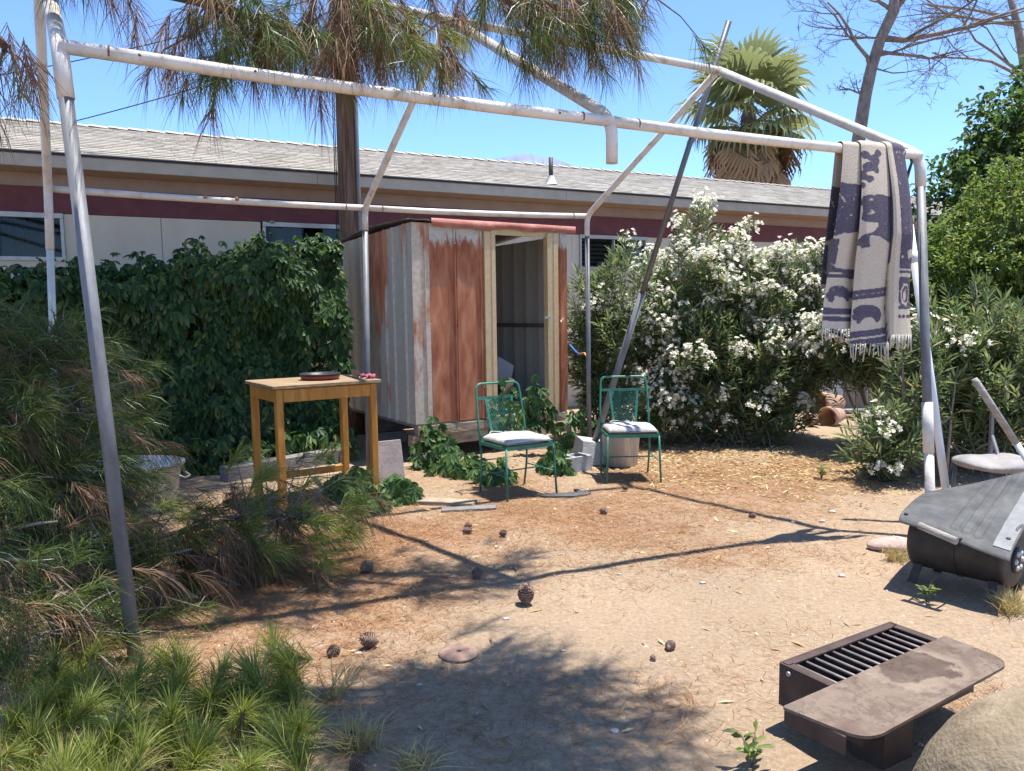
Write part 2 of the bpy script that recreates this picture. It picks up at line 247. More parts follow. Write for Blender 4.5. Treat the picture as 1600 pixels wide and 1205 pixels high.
def ground_mat():
    m, t, b = base_mat('ground_dirt'); tc = nd(t, 'ShaderNodeTexCoord'); L = t.links.new
    def N(s, d=6, rg=.6):
        n = nd(t, 'ShaderNodeTexNoise'); n.inputs['Scale'].default_value = s; n.inputs['Detail'].default_value = d; n.inputs['Roughness'].default_value = rg; L(tc.outputs['Object'], n.inputs[0]); return n
    big, mid, fine, grit = N(.7, 5), N(6, 7), N(45, 6, .7), N(160, 4, .7)
    sand = ramp(t, [(.3, (.275, .19, .12)), (.5, (.375, .27, .175)), (.72, (.455, .345, .24))]); L(fine.outputs[0], sand.inputs[0])
    duff = ramp(t, [(.3, (.21, .11, .055)), (.5, (.325, .18, .098)), (.72, (.425, .275, .16))]); L(fine.outputs[0], duff.inputs[0])
    at = nd(t, 'ShaderNodeAttribute', attribute_name='duff')
    s = nd(t, 'ShaderNodeMath', operation='MULTIPLY_ADD'); L(mid.outputs[0], s.inputs[0]); s.inputs[1].default_value = .9; L(at.outputs['Fac'], s.inputs[2])
    fr = ramp(t, [(.62, 0), (1.0, 1)]); L(s.outputs[0], fr.inputs[0])
    mx = nd(t, 'ShaderNodeMix', data_type='RGBA'); L(fr.outputs[0], mx.inputs[0]); L(sand.outputs[0], mx.inputs[6]); L(duff.outputs[0], mx.inputs[7])
    gr = ramp(t, [(.30, .45), (.42, 1), (.70, 1), (.8, 1.25)]); L(grit.outputs[0], gr.inputs[0])
    mu = nd(t, 'ShaderNodeMix', data_type='RGBA', blend_type='MULTIPLY'); mu.inputs[0].default_value = .8; L(mx.outputs[2], mu.inputs[6]); L(gr.outputs[0], mu.inputs[7])
    bg = ramp(t, [(.3, .84), (.7, 1.08)]); L(big.outputs[0], bg.inputs[0])
    mu2 = nd(t, 'ShaderNodeMix', data_type='RGBA', blend_type='MULTIPLY'); mu2.inputs[0].default_value = 1; L(mu.outputs[2], mu2.inputs[6]); L(bg.outputs[0], mu2.inputs[7])
    L(mu2.outputs[2], b.inputs['Base Color']); b.inputs['Roughness'].default_value = .95; b.inputs['Specular IOR Level'].default_value = .1
    ad = nd(t, 'ShaderNodeMath', operation='ADD'); L(fine.outputs[0], ad.inputs[0]); L(grit.outputs[0], ad.inputs[1])
    bp = nd(t, 'ShaderNodeBump'); bp.inputs['Strength'].default_value = .75; bp.inputs['Distance'].default_value = .012; L(ad.outputs[0], bp.inputs['Height']); L(bp.outputs[0], b.inputs['Normal'])
    MATS['ground_dirt'] = m
ground_mat()
# ------------------------------------------------------------------ object helpers
OFF = {}
def tag(o, label=None, cat=None, group=None, kind=None):
    if label: o['label'] = label
    if cat: o['category'] = cat
    if group: o['group'] = group
    if kind: o['kind'] = kind
    return o
def thing(name, label, cat, loc=(0, 0, 0), rotz=0.0, group=None, local=False):
    o = bpy.data.objects.new(name, None); COL.objects.link(o); o.location = loc; o.rotation_euler = (0, 0, rotz); o.empty_display_size = .1
    OFF[o.name] = Vector((0, 0, 0)) if local else Vector(loc)
    return tag(o, label, cat, group)
def off_of(o):
    while o is not None:
        if o.name in OFF: return OFF[o.name]
        o = o.parent
    return Vector((0, 0, 0))
def npmesh(name, V, faces_quads=None, faces_tris=None, polys=None):
    """fast mesh: V (n,3); quads (m,4); tris (k,3)"""
    me = bpy.data.meshes.new(name); V = np.asarray(V, np.float32)
    q = np.zeros((0, 4), np.int32) if faces_quads is None else np.asarray(faces_quads, np.int32)
    t = np.zeros((0, 3), np.int32) if faces_tris is None else np.asarray(faces_tris, np.int32)
    me.vertices.add(len(V)); me.vertices.foreach_set('co', V.ravel())
    li = np.concatenate([q.ravel(), t.ravel()]); me.loops.add(len(li)); me.loops.foreach_set('vertex_index', li)
    ls = np.concatenate([np.arange(len(q)) * 4, len(q) * 4 + np.arange(len(t)) * 3]).astype(np.int32)
    me.polygons.add(len(ls)); me.polygons.foreach_set('loop_start', ls)
    me.update(calc_edges=True); me.validate(); return me
def link(name, me, mat, parent=None, base=None, smooth=False):
    if mat is not None: me.materials.append(MATS[mat] if isinstance(mat, str) else mat)
    if smooth: me.polygons.foreach_set('use_smooth', np.ones(len(me.polygons), bool))
    o = bpy.data.objects.new(name, me); COL.objects.link(o)
    if parent is not None: o.parent = parent
    if base is not None: o.location = base
    return o
class MB:
    def __init__(s): s.v = []; s.f = []; s.sm = []
    def add(s, vs, fs, smooth=False):
        k = len(s.v); s.v += [tuple(p) for p in vs]; s.f += [tuple(i + k for i in f) for f in fs]; s.sm += [smooth] * len(fs); return s
    def box(s, c, size, axes=None):
        c = Vector(c); ax = axes or (Vector((1, 0, 0)), Vector((0, 1, 0)), Vector((0, 0, 1))); h = [ax[i] * (size[i] / 2) for i in range(3)]
        vs = [c + h[0] * a + h[1] * b + h[2] * d for d in (-1, 1) for b in (-1, 1) for a in (-1, 1)]
        return s.add(vs, [(0, 2, 3, 1), (4, 5, 7, 6), (0, 1, 5, 4), (2, 6, 7, 3), (0, 4, 6, 2), (1, 3, 7, 5)])
    def bbox(s, c, size, axes=None, bev=.006):       # box with chamfered long edges
        c = Vector(c); ax = axes or (Vector((1, 0, 0)), Vector((0, 1, 0)), Vector((0, 0, 1))); hx, hy, hz = size[0] / 2, size[1] / 2, size[2] / 2; b = min(bev, hx * .4, hy * .4, hz * .4)
        vs = []
        for z, ins in ((-hz, b), (-hz + b, 0), (hz - b, 0), (hz, b)):
            X, Y = hx - ins, hy - ins
            for (x, y) in ((-X + b, -Y), (X - b, -Y), (X, -Y + b), (X, Y - b), (X - b, Y), (-X + b, Y), (-X, Y - b), (-X, -Y + b)): vs.append(c + ax[0] * x + ax[1] * y + ax[2] * z)
        fs = [tuple(range(7, -1, -1)), tuple(range(24, 32))]
        for k in range(3):
            for i in range(8): j = (i + 1) % 8; fs.append((k * 8 + i, k * 8 + j, k * 8 + 8 + j, k * 8 + 8 + i))
        return s.add(vs, fs)
    def tube(s, pts, r, n=10, caps=True, smooth=True):
        pts = [Vector(p) for p in pts]; m = len(pts); rs = r if hasattr(r, '__len__') else [r] * m
        t0 = (pts[1] - pts[0]).normalized(); a = t0.orthogonal().normalized(); vs = []; pt = t0
        for i, p in enumerate(pts):
            t = (pts[min(i + 1, m - 1)] - pts[max(i - 1, 0)]).normalized()
            q = pt.rotation_difference(t); a = (q @ a); a = (a - t * a.dot(t)).normalized(); b = t.cross(a); pt = t
            for k in range(n):
                an = 2 * math.pi * k / n; vs.append(p + (a * math.cos(an) + b * math.sin(an)) * rs[i])
        fs = [(i * n + k, i * n + (k + 1) % n, (i + 1) * n + (k + 1) % n, (i + 1) * n + k) for i in range(m - 1) for k in range(n)]
        s.add(vs, fs, smooth)
        if caps:
            k = len(s.v) - len(vs); s.f.append(tuple(k + i for i in range(n - 1, -1, -1))); s.f.append(tuple(k + (m - 1) * n + i for i in range(n))); s.sm += [False, False]
        return s
    def lathe(s, c, prof, n=20, axis=None, smooth=True, caps=(True, True)):
        c = Vector(c); ax = Vector(axis).normalized() if axis else Vector((0, 0, 1)); a = ax.orthogonal().normalized(); b = ax.cross(a); vs = []
        for r_, z_ in prof:
            for k in range(n): an = 2 * math.pi * k / n; vs.append(c + ax * z_ + (a * math.cos(an) + b * math.sin(an)) * r_)
        m = len(prof); fs = [(i * n + k, i * n + (k + 1) % n, (i + 1) * n + (k + 1) % n, (i + 1) * n + k) for i in range(m - 1) for k in range(n)]
        s.add(vs, fs, smooth); k = len(s.v) - len(vs)
        if caps[0]: s.f.append(tuple(k + i for i in range(n - 1, -1, -1))); s.sm.append(False)
        if caps[1]: s.f.append(tuple(k + (m - 1) * n + i for i in range(n))); s.sm.append(False)
        return s
    def prism(s, poly, z0, z1):        # poly: list of (x,y) ccw
        n = len(poly); vs = [(x, y, z0) for x, y in poly] + [(x, y, z1) for x, y in poly]
        return s.add(vs, [tuple(range(n - 1, -1, -1)), tuple(range(n, 2 * n))] + [(i, (i + 1) % n, n + (i + 1) % n, n + i) for i in range(n)])
    def mesh(s, name, off=Vector((0, 0, 0))):
        me = bpy.data.meshes.new(name); me.from_pydata([(x - off[0], y - off[1], z - off[2]) for x, y, z in s.v], [], s.f)
        me.polygons.foreach_set('use_smooth', np.array(s.sm, bool)); me.update(); return me
    def build(s, name, mat, parent=None, base=None):
        off = Vector(base) if base is not None else off_of(parent)
        return link(name, s.mesh(name, off), mat, parent, base)
def rounded(pts, r=.1, n=5):
    pts = [Vector(p) for p in pts]; out = [pts[0]]
    for i in range(1, len(pts) - 1):
        a, b, c = pts[i - 1], pts[i], pts[i + 1]; u = b - a; v = c - b; d = min(r, u.length * .45, v.length * .45)
        p0 = b - u.normalized() * d; p2 = b + v.normalized() * d
        for k in range(n + 1): t = k / n; out.append(p0 * (1 - t) ** 2 + b * 2 * t * (1 - t) + p2 * t * t)
    out.append(pts[-1]); return out
def single(name, mb, mat, label, cat, base, group=None, kind=None): return tag(mb.build(name, mat, None, base), label, cat, group, kind)
# ---- foliage kernels (numpy)
def nrm(a): return a / np.maximum(np.linalg.norm(a, axis=-1, keepdims=True), 1e-9)
def rdir(n): return nrm(rng.normal(size=(n, 3)))
def leaves4(pos, d, length, width, fold=.25, droop=.15, mid=.45):
    """4-vertex folded leaves: V, quads-as-tris"""
    n = len(pos); up = nrm(rng.normal(size=(n, 3)) * .5 + np.array([0, 0, 1.0])); side = nrm(np.cross(d, up)); nn = np.cross(side, d)
    L = np.broadcast_to(length, (n,))[:, None]; W = np.broadcast_to(width, (n,))[:, None]
    c = pos + d * L * mid; tip = pos + d * L - np.array([0, 0, 1]) * L * droop
    V = np.stack([pos, c + side * W / 2 + nn * W * fold, tip, c - side * W / 2 + nn * W * fold], 1).reshape(-1, 3)
    i = np.arange(n)[:, None] * 4; T = np.concatenate([i + [0, 1, 2], i + [0, 2, 3]], 0)
    return V, None, T
def leaves6(pos, d, length, width, fold=.18, droop=.2, up=None):
    n = len(pos); u = nrm(rng.normal(size=(n, 3)) * .4 + (np.array([0, 0, 1.0]) if up is None else up)); side = nrm(np.cross(d, u)); nn = np.cross(side, d)
    L = np.broadcast_to(length, (n,))[:, None]; W = np.broadcast_to(width, (n,))[:, None]; dn = np.array([0, 0, 1.0])
    a = pos + d * L * .3 - dn * L * droop * .1; b = pos + d * L * .68 - dn * L * droop * .5; tip = pos + d * L - dn * L * droop
    V = np.stack([pos, a + side * W * .38 + nn * W * fold, b + side * W * .5 + nn * W * fold, tip, b - side * W * .5 + nn * W * fold, a - side * W * .38 + nn * W * fold], 1).reshape(-1, 3)
    i = np.arange(n)[:, None] * 6; Q = np.concatenate([i + [0, 1, 2, 3], i + [0, 3, 4, 5]], 0)
    return V, Q, None
def needles(pos, d, per, length, width=.0028, smin=15, smax=65, droop=.25, back=.10):
    n = len(pos); N = n * per; p = np.repeat(pos, per, 0); dd = np.repeat(nrm(d), per, 0)
    pe = nrm(np.cross(dd, rdir(N))); a = np.radians(rng.uniform(smin, smax, N))[:, None]; k = np.cos(a) * dd + np.sin(a) * pe
    L = (np.broadcast_to(length, (n,)).repeat(per) * rng.uniform(.7, 1.1, N))[:, None]; p = p - dd * rng.uniform(0, back, N)[:, None]
    dn = np.array([0, 0, 1.0]); sd = nrm(np.cross(k, rdir(N))) * width / 2; dr = droop * rng.uniform(.5, 1.4, N)[:, None]
    m = p + k * L * .5 - dn * L * dr * .22; tip = p + k * L * .93 - dn * L * dr
    V = np.stack([p + sd, p - sd, m - sd, m + sd, tip], 1).reshape(-1, 3); i = np.arange(N)[:, None] * 5
    return V, i + [0, 1, 2, 3], i + [3, 2, 4]
def merge(parts):
    Vs, Qs, Ts, k = [], [], [], 0
    for V, Q, T in parts:
        Vs.append(V)
        if Q is not None: Qs.append(Q + k)
        if T is not None: Ts.append(T + k)
        k += len(V)
    return np.concatenate(Vs), (np.concatenate(Qs) if Qs else None), (np.concatenate(Ts) if Ts else None)
def fol(name, parts, mat, parent=None, base=None):
    V, Q, T = merge(parts); off = Vector(base) if base is not None else off_of(parent)
    return link(name, npmesh(name, V - np.array(off), Q, T), mat, parent, base)
def palmate(pos, out, size, nl=5, spread=62, droop=.3):
    """five-fingered leaves at pos facing out"""
    n = len(pos); out = nrm(out); g = nrm(np.array([0, 0, -1.0]) + rng.normal(size=(n, 3)) * .45); mid = nrm(g - out * (g * out).sum(1)[:, None] * .75); s = nrm(np.cross(mid, out)); parts = []
    for j in range(nl):
        a = np.radians((j - (nl - 1) / 2) * spread / ((nl - 1) / 2) * 1.0 + rng.normal(size=n) * 6)[:, None]
        d = nrm(mid * np.cos(a) + s * np.sin(a) + out * .12 + rng.normal(size=(n, 3)) * .08); f = 1 - .11 * abs(j - (nl - 1) / 2)
        parts.append(leaves6(pos, d, size * f, size * f * .42, droop=droop, up=out * 2))
    return merge(parts)

# ================================================================== SETTING
# ---- ground sheet: fine near the yard, coarse to the horizon
def axis_pts(lo, hi, step, far):
    core = np.arange(lo, hi + 1e-6, step); g = [hi]; d = step
    while g[-1] < far: d *= 1.45; g.append(g[-1] + d)
    l = [lo]; d = step
    while l[-1] > -far: d *= 1.45; l.append(l[-1] - d)
    return np.concatenate([np.array(l[:0:-1]), core, np.array(g[1:])])
gx = axis_pts(-4.5, 5.5, .05, 6000); gy = axis_pts(.8, 10, .05, 6000)
GX, GY = np.meshgrid(gx, gy); GZ = gz(GX, GY); nx, ny = len(gx), len(gy)
idx = (np.arange(ny - 1)[:, None] * nx + np.arange(nx - 1)[None]).ravel()
me = npmesh('ground', np.stack([GX.ravel(), GY.ravel(), GZ.ravel()], 1), np.stack([idx, idx + 1, idx + nx + 1, idx + nx], 1))
def duff_at(x, y):      # how thick the fallen needles lie
    px = 800 + 1200 * x / np.maximum(y, .5)
    d = np.exp(-(((x - .0) / 2.1) ** 2 + ((y - 5.7) / 1.5) ** 2)) * .36 + np.exp(-(((x + 1.6) / 1.1) ** 2 + ((y - 4.0) / 1.6) ** 2)) * .5 + np.exp(-(((x - 2.6) / 1.6) ** 2 + ((y - 7.2) / 1.0) ** 2)) * .4
    return d + .35 * (vnoise(x * 1.7, y * 1.7, 9) - .5)
a = me.attributes.new('duff', 'FLOAT', 'POINT'); a.data.foreach_set('value', duff_at(GX, GY).ravel().astype(np.float32))
tag(link('ground', me, 'ground_dirt', smooth=True), kind='structure')
# ---- mountain beyond the roofs
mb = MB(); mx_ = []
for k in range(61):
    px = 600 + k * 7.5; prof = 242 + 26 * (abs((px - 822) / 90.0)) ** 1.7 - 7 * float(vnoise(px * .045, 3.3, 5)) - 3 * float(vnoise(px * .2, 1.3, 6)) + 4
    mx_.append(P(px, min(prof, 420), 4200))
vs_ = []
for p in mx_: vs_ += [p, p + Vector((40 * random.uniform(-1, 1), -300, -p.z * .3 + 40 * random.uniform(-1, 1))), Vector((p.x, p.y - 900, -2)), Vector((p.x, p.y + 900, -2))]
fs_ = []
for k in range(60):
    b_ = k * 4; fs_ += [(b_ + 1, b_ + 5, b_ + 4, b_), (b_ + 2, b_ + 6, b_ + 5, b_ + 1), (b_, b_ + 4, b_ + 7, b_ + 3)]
mb.add(vs_, fs_); tag(mb.build('mountain', 'mountain_haze_blue'), kind='structure')

# ================================================================== HOUSE
D0 = 8.7; E0 = Vector((-.667 * D0, D0, 0)); HV = Vector((math.cos(R(27)), math.sin(R(27)), 0)); HB = Vector((-HV.y, HV.x, 0))   # along eave, away from the yard
def HP(s, d, z): return E0 + HV * s + HB * d + Vector((0, 0, z))
def s_at(px, d):        # distance along the wall where a pixel column meets it
    dr = ray(px, 375); o = E0 + HB * d - Vector((0, 0, CAMZ)); t = Vector((o.x, o.y, 0)).dot(HB) / dr.dot(HB); return (dr * t + Vector((0, 0, CAMZ)) - E0).dot(HV)
S0, S1 = -4.0, 19.0; EZ = 3.44; WD = .45; RUN = 2.45; RISE = .85
house = thing('mobile_home', 'long low mobile home with grey shingle roof and maroon band behind the hedge', 'house', HP(3, 2, 0))
hax = (HV, HB, Vector((0, 0, 1)))
def hbox(s0, s1, d0, d1, z0, z1): return MB().box(HP((s0 + s1) / 2, (d0 + d1) / 2, (z0 + z1) / 2), (s1 - s0, d1 - d0, z1 - z0), hax)
wins = [(s_at(-40, WD), s_at(101, WD)), (s_at(411, WD), s_at(560, WD)), (s_at(905, WD), s_at(1010, WD))]
WZ0, WZ1 = 2.26, 2.80; cuts = [S0]
seam = s_at(253, WD); edges = sorted([seam + 1.22 * k for k in range(-12, 22) if S0 < seam + 1.22 * k < S1] + [x for wv in wins for x in wv] + [S0, S1])
for a_, b_ in zip(edges[:-1], edges[1:]):
    if b_ - a_ < .03: continue
    inwin = any(a_ >= w0 - 1e-4 and b_ <= w1 + 1e-4 for w0, w1 in wins)
    hbox(a_ + .003, b_ - .003, WD, WD + .05, 0, WZ0 if inwin else WZ1 + .02).build('wall_panel', 'house_cream', house)
hbox(S0, S1, WD + .052, WD + .40, .0, WZ0 - .02).build('wall_core', 'house_cream', house)
hbox(S0, S1, WD - .012, WD + .05, 2.825, 3.13).build('maroon_band', 'house_maroon', house)
hbox(S0, S1, WD, WD + .05, 3.133, 3.288).build('upper_wall_strip', 'house_pink', house)
hbox(S0, S1, .03, WD + .1, 3.29, 3.315).build('soffit', 'house_pink', house)
for k in range(6):
    L = (S1 - S0) / 6; hbox(S0 + k * L + .002, S0 + (k + 1) * L - .002, -.012, .028, 3.29, 3.426).build('fascia_board', 'house_fascia', house)
hbox(S0, S1, -.03, .03, 3.428, 3.454).build('drip_edge', 'drip_edge', house)
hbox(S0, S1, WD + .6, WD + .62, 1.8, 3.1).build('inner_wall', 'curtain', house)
for k, (w0, w1) in enumerate(wins):
    wf = hbox(w0, w1, WD - .03, WD + .06, WZ1 - .035, WZ1 + .022); wf.box(HP((w0 + w1) / 2, WD + .015, WZ0 + .02), (w1 - w0, .09, .045), hax)
    for sx in (w0 + .018, w1 - .018) + (((w0 + w1) / 2,) if k == 2 else ()): wf.box(HP(sx, WD + .013, (WZ0 + WZ1) / 2), (.036 if sx != (w0 + w1) / 2 else .022, .07, WZ1 - WZ0 - .08), hax)
    fo = wf.build('window', 'aluminium', house)
    hbox(w0 + .03, w1 - .03, WD + .03, WD + .034, WZ0 + .03, WZ1 - .03).build('pane', 'window_glass', fo)
    if k < 2:
        cv = []; n = 60
        for i in range(n + 1):
            s_ = w0 + .02 + (w1 - w0 - .04) * i / n * (.72 if k == 0 else .55); cv += [HP(s_, WD + .10 + .02 * math.sin(i * 1.7), WZ0), HP(s_, WD + .10 + .02 * math.sin(i * 1.7 + .4), WZ1)]
        c_ = MB().add(cv, [(2 * i, 2 * i + 2, 2 * i + 3, 2 * i + 1) for i in range(n)], True); c_.build('curtain', 'curtain', fo)
    else:
        for j in range(7): MB().box(HP((w0 + w1) / 2, WD + .085, WZ0 + .06 + j * .07), (w1 - w0 - .06, .012, .045), hax).build('blind_slat', 'house_fascia', fo)
# roof
sl = math.hypot(RUN, RISE); rdirv = (HB * RUN + Vector((0, 0, RISE))) / sl; rn = HV.cross(rdirv).normalized()
def RP(s, q, up=0): return HP(s, -.04, EZ) + rdirv * q + rn * up
rb = MB().box(RP((S0 + S1) / 2, sl / 2 + .02, -.012), (S1 - S0 + .3, sl, .05), (HV, rdirv, rn))
bd = (HB * RUN - Vector((0, 0, RISE))).normalized(); rb.box(RP((S0 + S1) / 2, sl, 0) + bd * (sl / 2) - bd.cross(HV).normalized() * -.02, (S1 - S0 + .3, sl, .05), (HV, bd, HV.cross(bd)))
roof = rb.build('roof', 'shingle_base', house)
V_, Q_ = [], []
ncourse = int(sl / .135)
for c_ in range(ncourse):
    s_ = S0 - .15 - random.uniform(0, .3)
    while s_ < S1 + .1:
        wd_ = random.choice((.18, .24, .3, .36)); q0 = c_ * .135 - .01; q1 = q0 + .155; u = .022 + random.uniform(0, .006); a_, b_ = s_ + .003, s_ + wd_ - .003; k = len(V_)
        V_ += [RP(a_, q0, .012), RP(b_, q0, .012), RP(b_, q0, u), RP(a_, q0, u), RP(b_, q1, .013), RP(a_, q1, .013)]; Q_ += [(k, k + 1, k + 2, k + 3), (k + 3, k + 2, k + 4, k + 5)]; s_ += wd_
tag(link('roof_shingles', npmesh('roof_shingles', np.array(V_) - np.array(OFF[house.name]), np.array(Q_)), 'shingle', house), kind='stuff')
cap = MB(); cw = .15
for sg, dv in ((-1, -rdirv), (1, bd)):
    up_ = rn if sg < 0 else HV.cross(bd).normalized()
    if up_.z < 0: up_ = -up_
    cap.add([Vector((0, 0, .035)), HV * .30 + Vector((0, 0, .016)), HV * .30 + dv * cw + up_ * .012, dv * cw + up_ * .030, Vector((0, 0, .004)), dv * cw + up_ * .0], [(0, 1, 2, 3), (0, 3, 5, 4)])
capm = cap.mesh('ridge_cap'); capm.materials.append(MATS['shingle'])
k = 0; s_ = S0
while s_ < S1:
    o = bpy.data.objects.new('ridge_cap', capm); COL.objects.link(o); o.parent = roof; o.location = RP(s_, sl, .012) - OFF[house.name]; s_ += .25
pv = P(860, 289, 0); sv = s_at(860, 1.0)
dr_ = ray(861, 287); o_ = RP(0, 0, .02); vbase = Vector((0, 0, CAMZ)) + dr_ * ((o_ - Vector((0, 0, CAMZ))).dot(rn) / dr_.dot(rn))
vp = MB().tube([vbase - Vector((0, 0, .05)), vbase + Vector((0, 0, .40))], .035, 12); vpo = vp.build('vent_pipe', 'black_plastic', house)
MB().lathe(vbase, [(.11, -.02), (.08, .02), (.05, .10), (.042, .12)], 14, caps=(False, False)).build('flashing', 'white_pipe', vpo)

# ================================================================== UTILITY POLE + WIRES
pb = Vector((XY(552, 10.0), 10.0, 0))
up_ = thing('utility_pole', 'weathered wooden utility pole with grey conduit rising behind the shed', 'utility pole', pb)
m_ = MB(); n = 22; vs_ = []; zs = np.linspace(-.1, 9, 30)
for z in zs:
    for k in range(n):
        an = 2 * math.pi * k / n; r_ = (.15 - .004 * z) * (1 - .055 * (vnoise(k * 1.7, z * .15, 3) > .62) + .02 * (float(vnoise(k * .9, z * 2, 4)) - .5))
        vs_.append(pb + Vector((math.cos(an) * r_, math.sin(an) * r_, z)))
m_.add(vs_, [(i * n + k, i * n + (k + 1) % n, (i + 1) * n + (k + 1) % n, (i + 1) * n + k) for i in range(29) for k in range(n)], False); m_.build('pole', 'pole_wood', up_)
MB().tube([pb + Vector((.145, -.09, 0)), pb + Vector((.13, -.085, 6.5))], .024, 8).build('conduit', 'grey_pipe', up_)
for dx in (-.155, -.175): MB().tube([pb + Vector((dx, -.05, 0)), pb + Vector((dx + .02, -.05, 6.5))], .007, 5).build('cable', 'cable', up_)
for lab, (q0, q1, Yf) in (('thin black utility wire sagging from pole over the left end of roof', (P(-300, 262, 14), pb + Vector((0, 0, 5.0)), 0)), ('higher thin black utility wire running from pole beside pine boughs', (P(-300, 150, 13), pb + Vector((0, 0, 5.6)), 0))):
    pts = [q0.lerp(q1, t) - Vector((0, 0, 1.0 * t * (1 - t))) for t in np.linspace(0, 1, 24)]
    single('utility_wire', MB().tube(pts, .008, 5), 'cable', lab, 'wire', pts[12], 'utility wires')

# ================================================================== SHED
A_ = Vector((XY(645, 8.0), 8.0, 0)); FU = Vector((1.66, 1.07, 0)).normalized(); FB = Vector((-FU.y, FU.x, 0)); SW, SD_ = 2.0, 1.95; SZ0, SZ1 = .40, 2.50
shed = thing('garden_shed', 'rusty corrugated steel shed with open doorway beside green chairs', 'shed', A_ + FU * 1 + FB * 1)
def SP(u, d, z): return A_ + FU * u + FB * d + Vector((0, 0, z))
def panel(name, pts, z0, z1, mat, parent=None, ztop=None):
    """folded sheet: pts is a plan polyline [(u,d)], extruded z0..z1, 5 mm thick"""
    p = [SP(u, d, 0) for u, d in pts]; n = len(p); vs = []
    for i in range(n):
        t = (p[min(i + 1, n - 1)] - p[max(i - 1, 0)]).normalized(); nn = Vector((t.y, -t.x, 0)); zt = z1 if ztop is None else ztop(pts[i])
        vs += [p[i] + Vector((0, 0, z0)), p[i] + Vector((0, 0, zt)), p[i] - nn * .005 + Vector((0, 0, z0)), p[i] - nn * .005 + Vector((0, 0, zt))]
    fs = []
    for i in range(n - 1):
        a, b = 4 * i, 4 * i + 4; fs += [(a, b, b + 1, a + 1), (a + 3, b + 3, b + 2, a + 2), (a + 1, b + 1, b + 3, a + 3), (a, a + 2, b + 2, b)]
    fs += [(0, 1, 3, 2), (4 * n - 4, 4 * n - 2, 4 * n - 1, 4 * n - 3)]
    return MB().add(vs, fs).build(name, mat, parent or shed)
def ribs(u0, u1, at, h=.022, wdt=.018):
    pts = [(u0, 0)]
    for r_ in at: pts += [(r_ - wdt, 0), (r_ - wdt * .4, -h), (r_ + wdt * .4, -h), (r_ + wdt, 0)]
    return pts + [(u1, 0)]
panel('corner_panel', ribs(0, .205, [.15], .014, .012), SZ0, SZ1, 'shed_corner')
panel('front_panel', ribs(.208, .515, [.50], .026, .016), SZ0, SZ1, 'shed_rusty')
panel('front_panel', ribs(.53, .855, [.82], .018, .014), SZ0, SZ1, 'shed_rusty_full')
panel('door_jamb', [(.86, .03), (.86, -.03), (.925, -.032), (.93, -.022), (.945, -.022), (.95, -.032), (1.0, -.03), (1.0, .05)], SZ0 - .01, SZ1 - .04, 'shed_tan')
panel('door_jamb', [(1.70, .05), (1.70, -.03), (1.76, -.032), (1.765, -.02), (1.785, -.02), (1.79, -.03), (1.85, -.03), (1.85, .02)], SZ0 - .01, SZ1 - .04, 'shed_tan')
panel('front_panel', ribs(1.855, 2.0, [1.90], .02, .014), SZ0, SZ1, 'shed_rusty_full')
lat = MB().box(SP(1.685, -.037, 1.5), (.08, .012, .028), (FU, FB, Vector((0, 0, 1)))); lat.build('latch', 'aluminium', shed)
# left side: panels seen in shade, slightly lower at the back
def side_top(p): return SZ1 - .05 * p[1] / SD_
def ribs_side(d0, d1, at, h=.022, wdt=.02):
    pts = [(0, d1)]
    for r_ in sorted(at, reverse=True): pts += [(0, r_ + wdt), (-h, r_ + wdt * .4), (-h, r_ - wdt * .4), (0, r_ - wdt)]
    return pts + [(0, d0)]
for i, (d0, d1, at, mt) in enumerate(((.0, .30, [.16], 'shed_grey'), (.303, .62, [.45], 'shed_grey'), (.623, 1.12, [.66], 'shed_streaky'), (1.123, 1.55, [1.35], 'shed_grey'), (1.553, 1.95, [1.72], 'shed_corner'))):
    panel('side_panel', ribs_side(d0, d1, at), SZ0, SZ1, mt, ztop=side_top)
panel('back_wall', [(u, SD_ + (-.015 if i % 3 == 1 else 0)) for i, u in enumerate(np.linspace(2.0, 0, 22))][::-1], SZ0, SZ1 - .05, 'shed_inside')
panel('right_wall', [(2.0 + (.0 if i % 3 else -.015), d) for i, d in enumerate(np.linspace(.0, SD_, 22))], SZ0, SZ1 - .05, 'shed_inside')
fa = (FU, FB, Vector((0, 0, 1)))
MB().box(SP(1, SD_ / 2, SZ0 - .02), (1.98, SD_ - .02, .03), fa).build('floor', 'grey_timber', shed)
MB().box(SP(1.35, -.01, SZ0 + .002), (.70, .10, .022), fa).build('door_sill', 'aluminium', shed)
MB().box(SP(1.0, SD_ - .03, 1.40), (1.96, .03, .05), fa).build('wall_rail', 'roof_edge', shed)
MB().box(SP(1.97, SD_ / 2, 1.40), (.03, SD_ - .1, .05), fa).build('wall_rail', 'roof_edge', shed)
# roof: thin tin sheet, overhanging, wavy red front flashing
rv = []; nu = 40
for i in range(nu + 1):
    u = -.06 + 2.14 * i / nu
    for d, z in ((-.03, SZ1 + .035), (SD_ / 2, SZ1 + .05), (SD_ + .06, SZ1 - .03)): rv += [SP(u, d, z + .004 * math.sin(i * 2.1)), SP(u, d, z - .012 + .004 * math.sin(i * 2.1))]
fs_ = []
for i in range(nu):
    a, b = i * 6, i * 6 + 6; fs_ += [(a, b, b + 2, a + 2), (a + 2, b + 2, b + 4, a + 4), (a + 1, a + 3, b + 3, b + 1), (a + 3, a + 5, b + 5, b + 3), (a, a + 1, b + 1, b), (a + 4, b + 4, b + 5, a + 5)]
fs_ += [(0, 2, 3, 1), (2, 4, 5, 3), (nu * 6, nu * 6 + 1, nu * 6 + 3, nu * 6 + 2), (nu * 6 + 2, nu * 6 + 3, nu * 6 + 5, nu * 6 + 4)]
MB().add(rv, fs_).build('roof', 'roof_edge', shed)
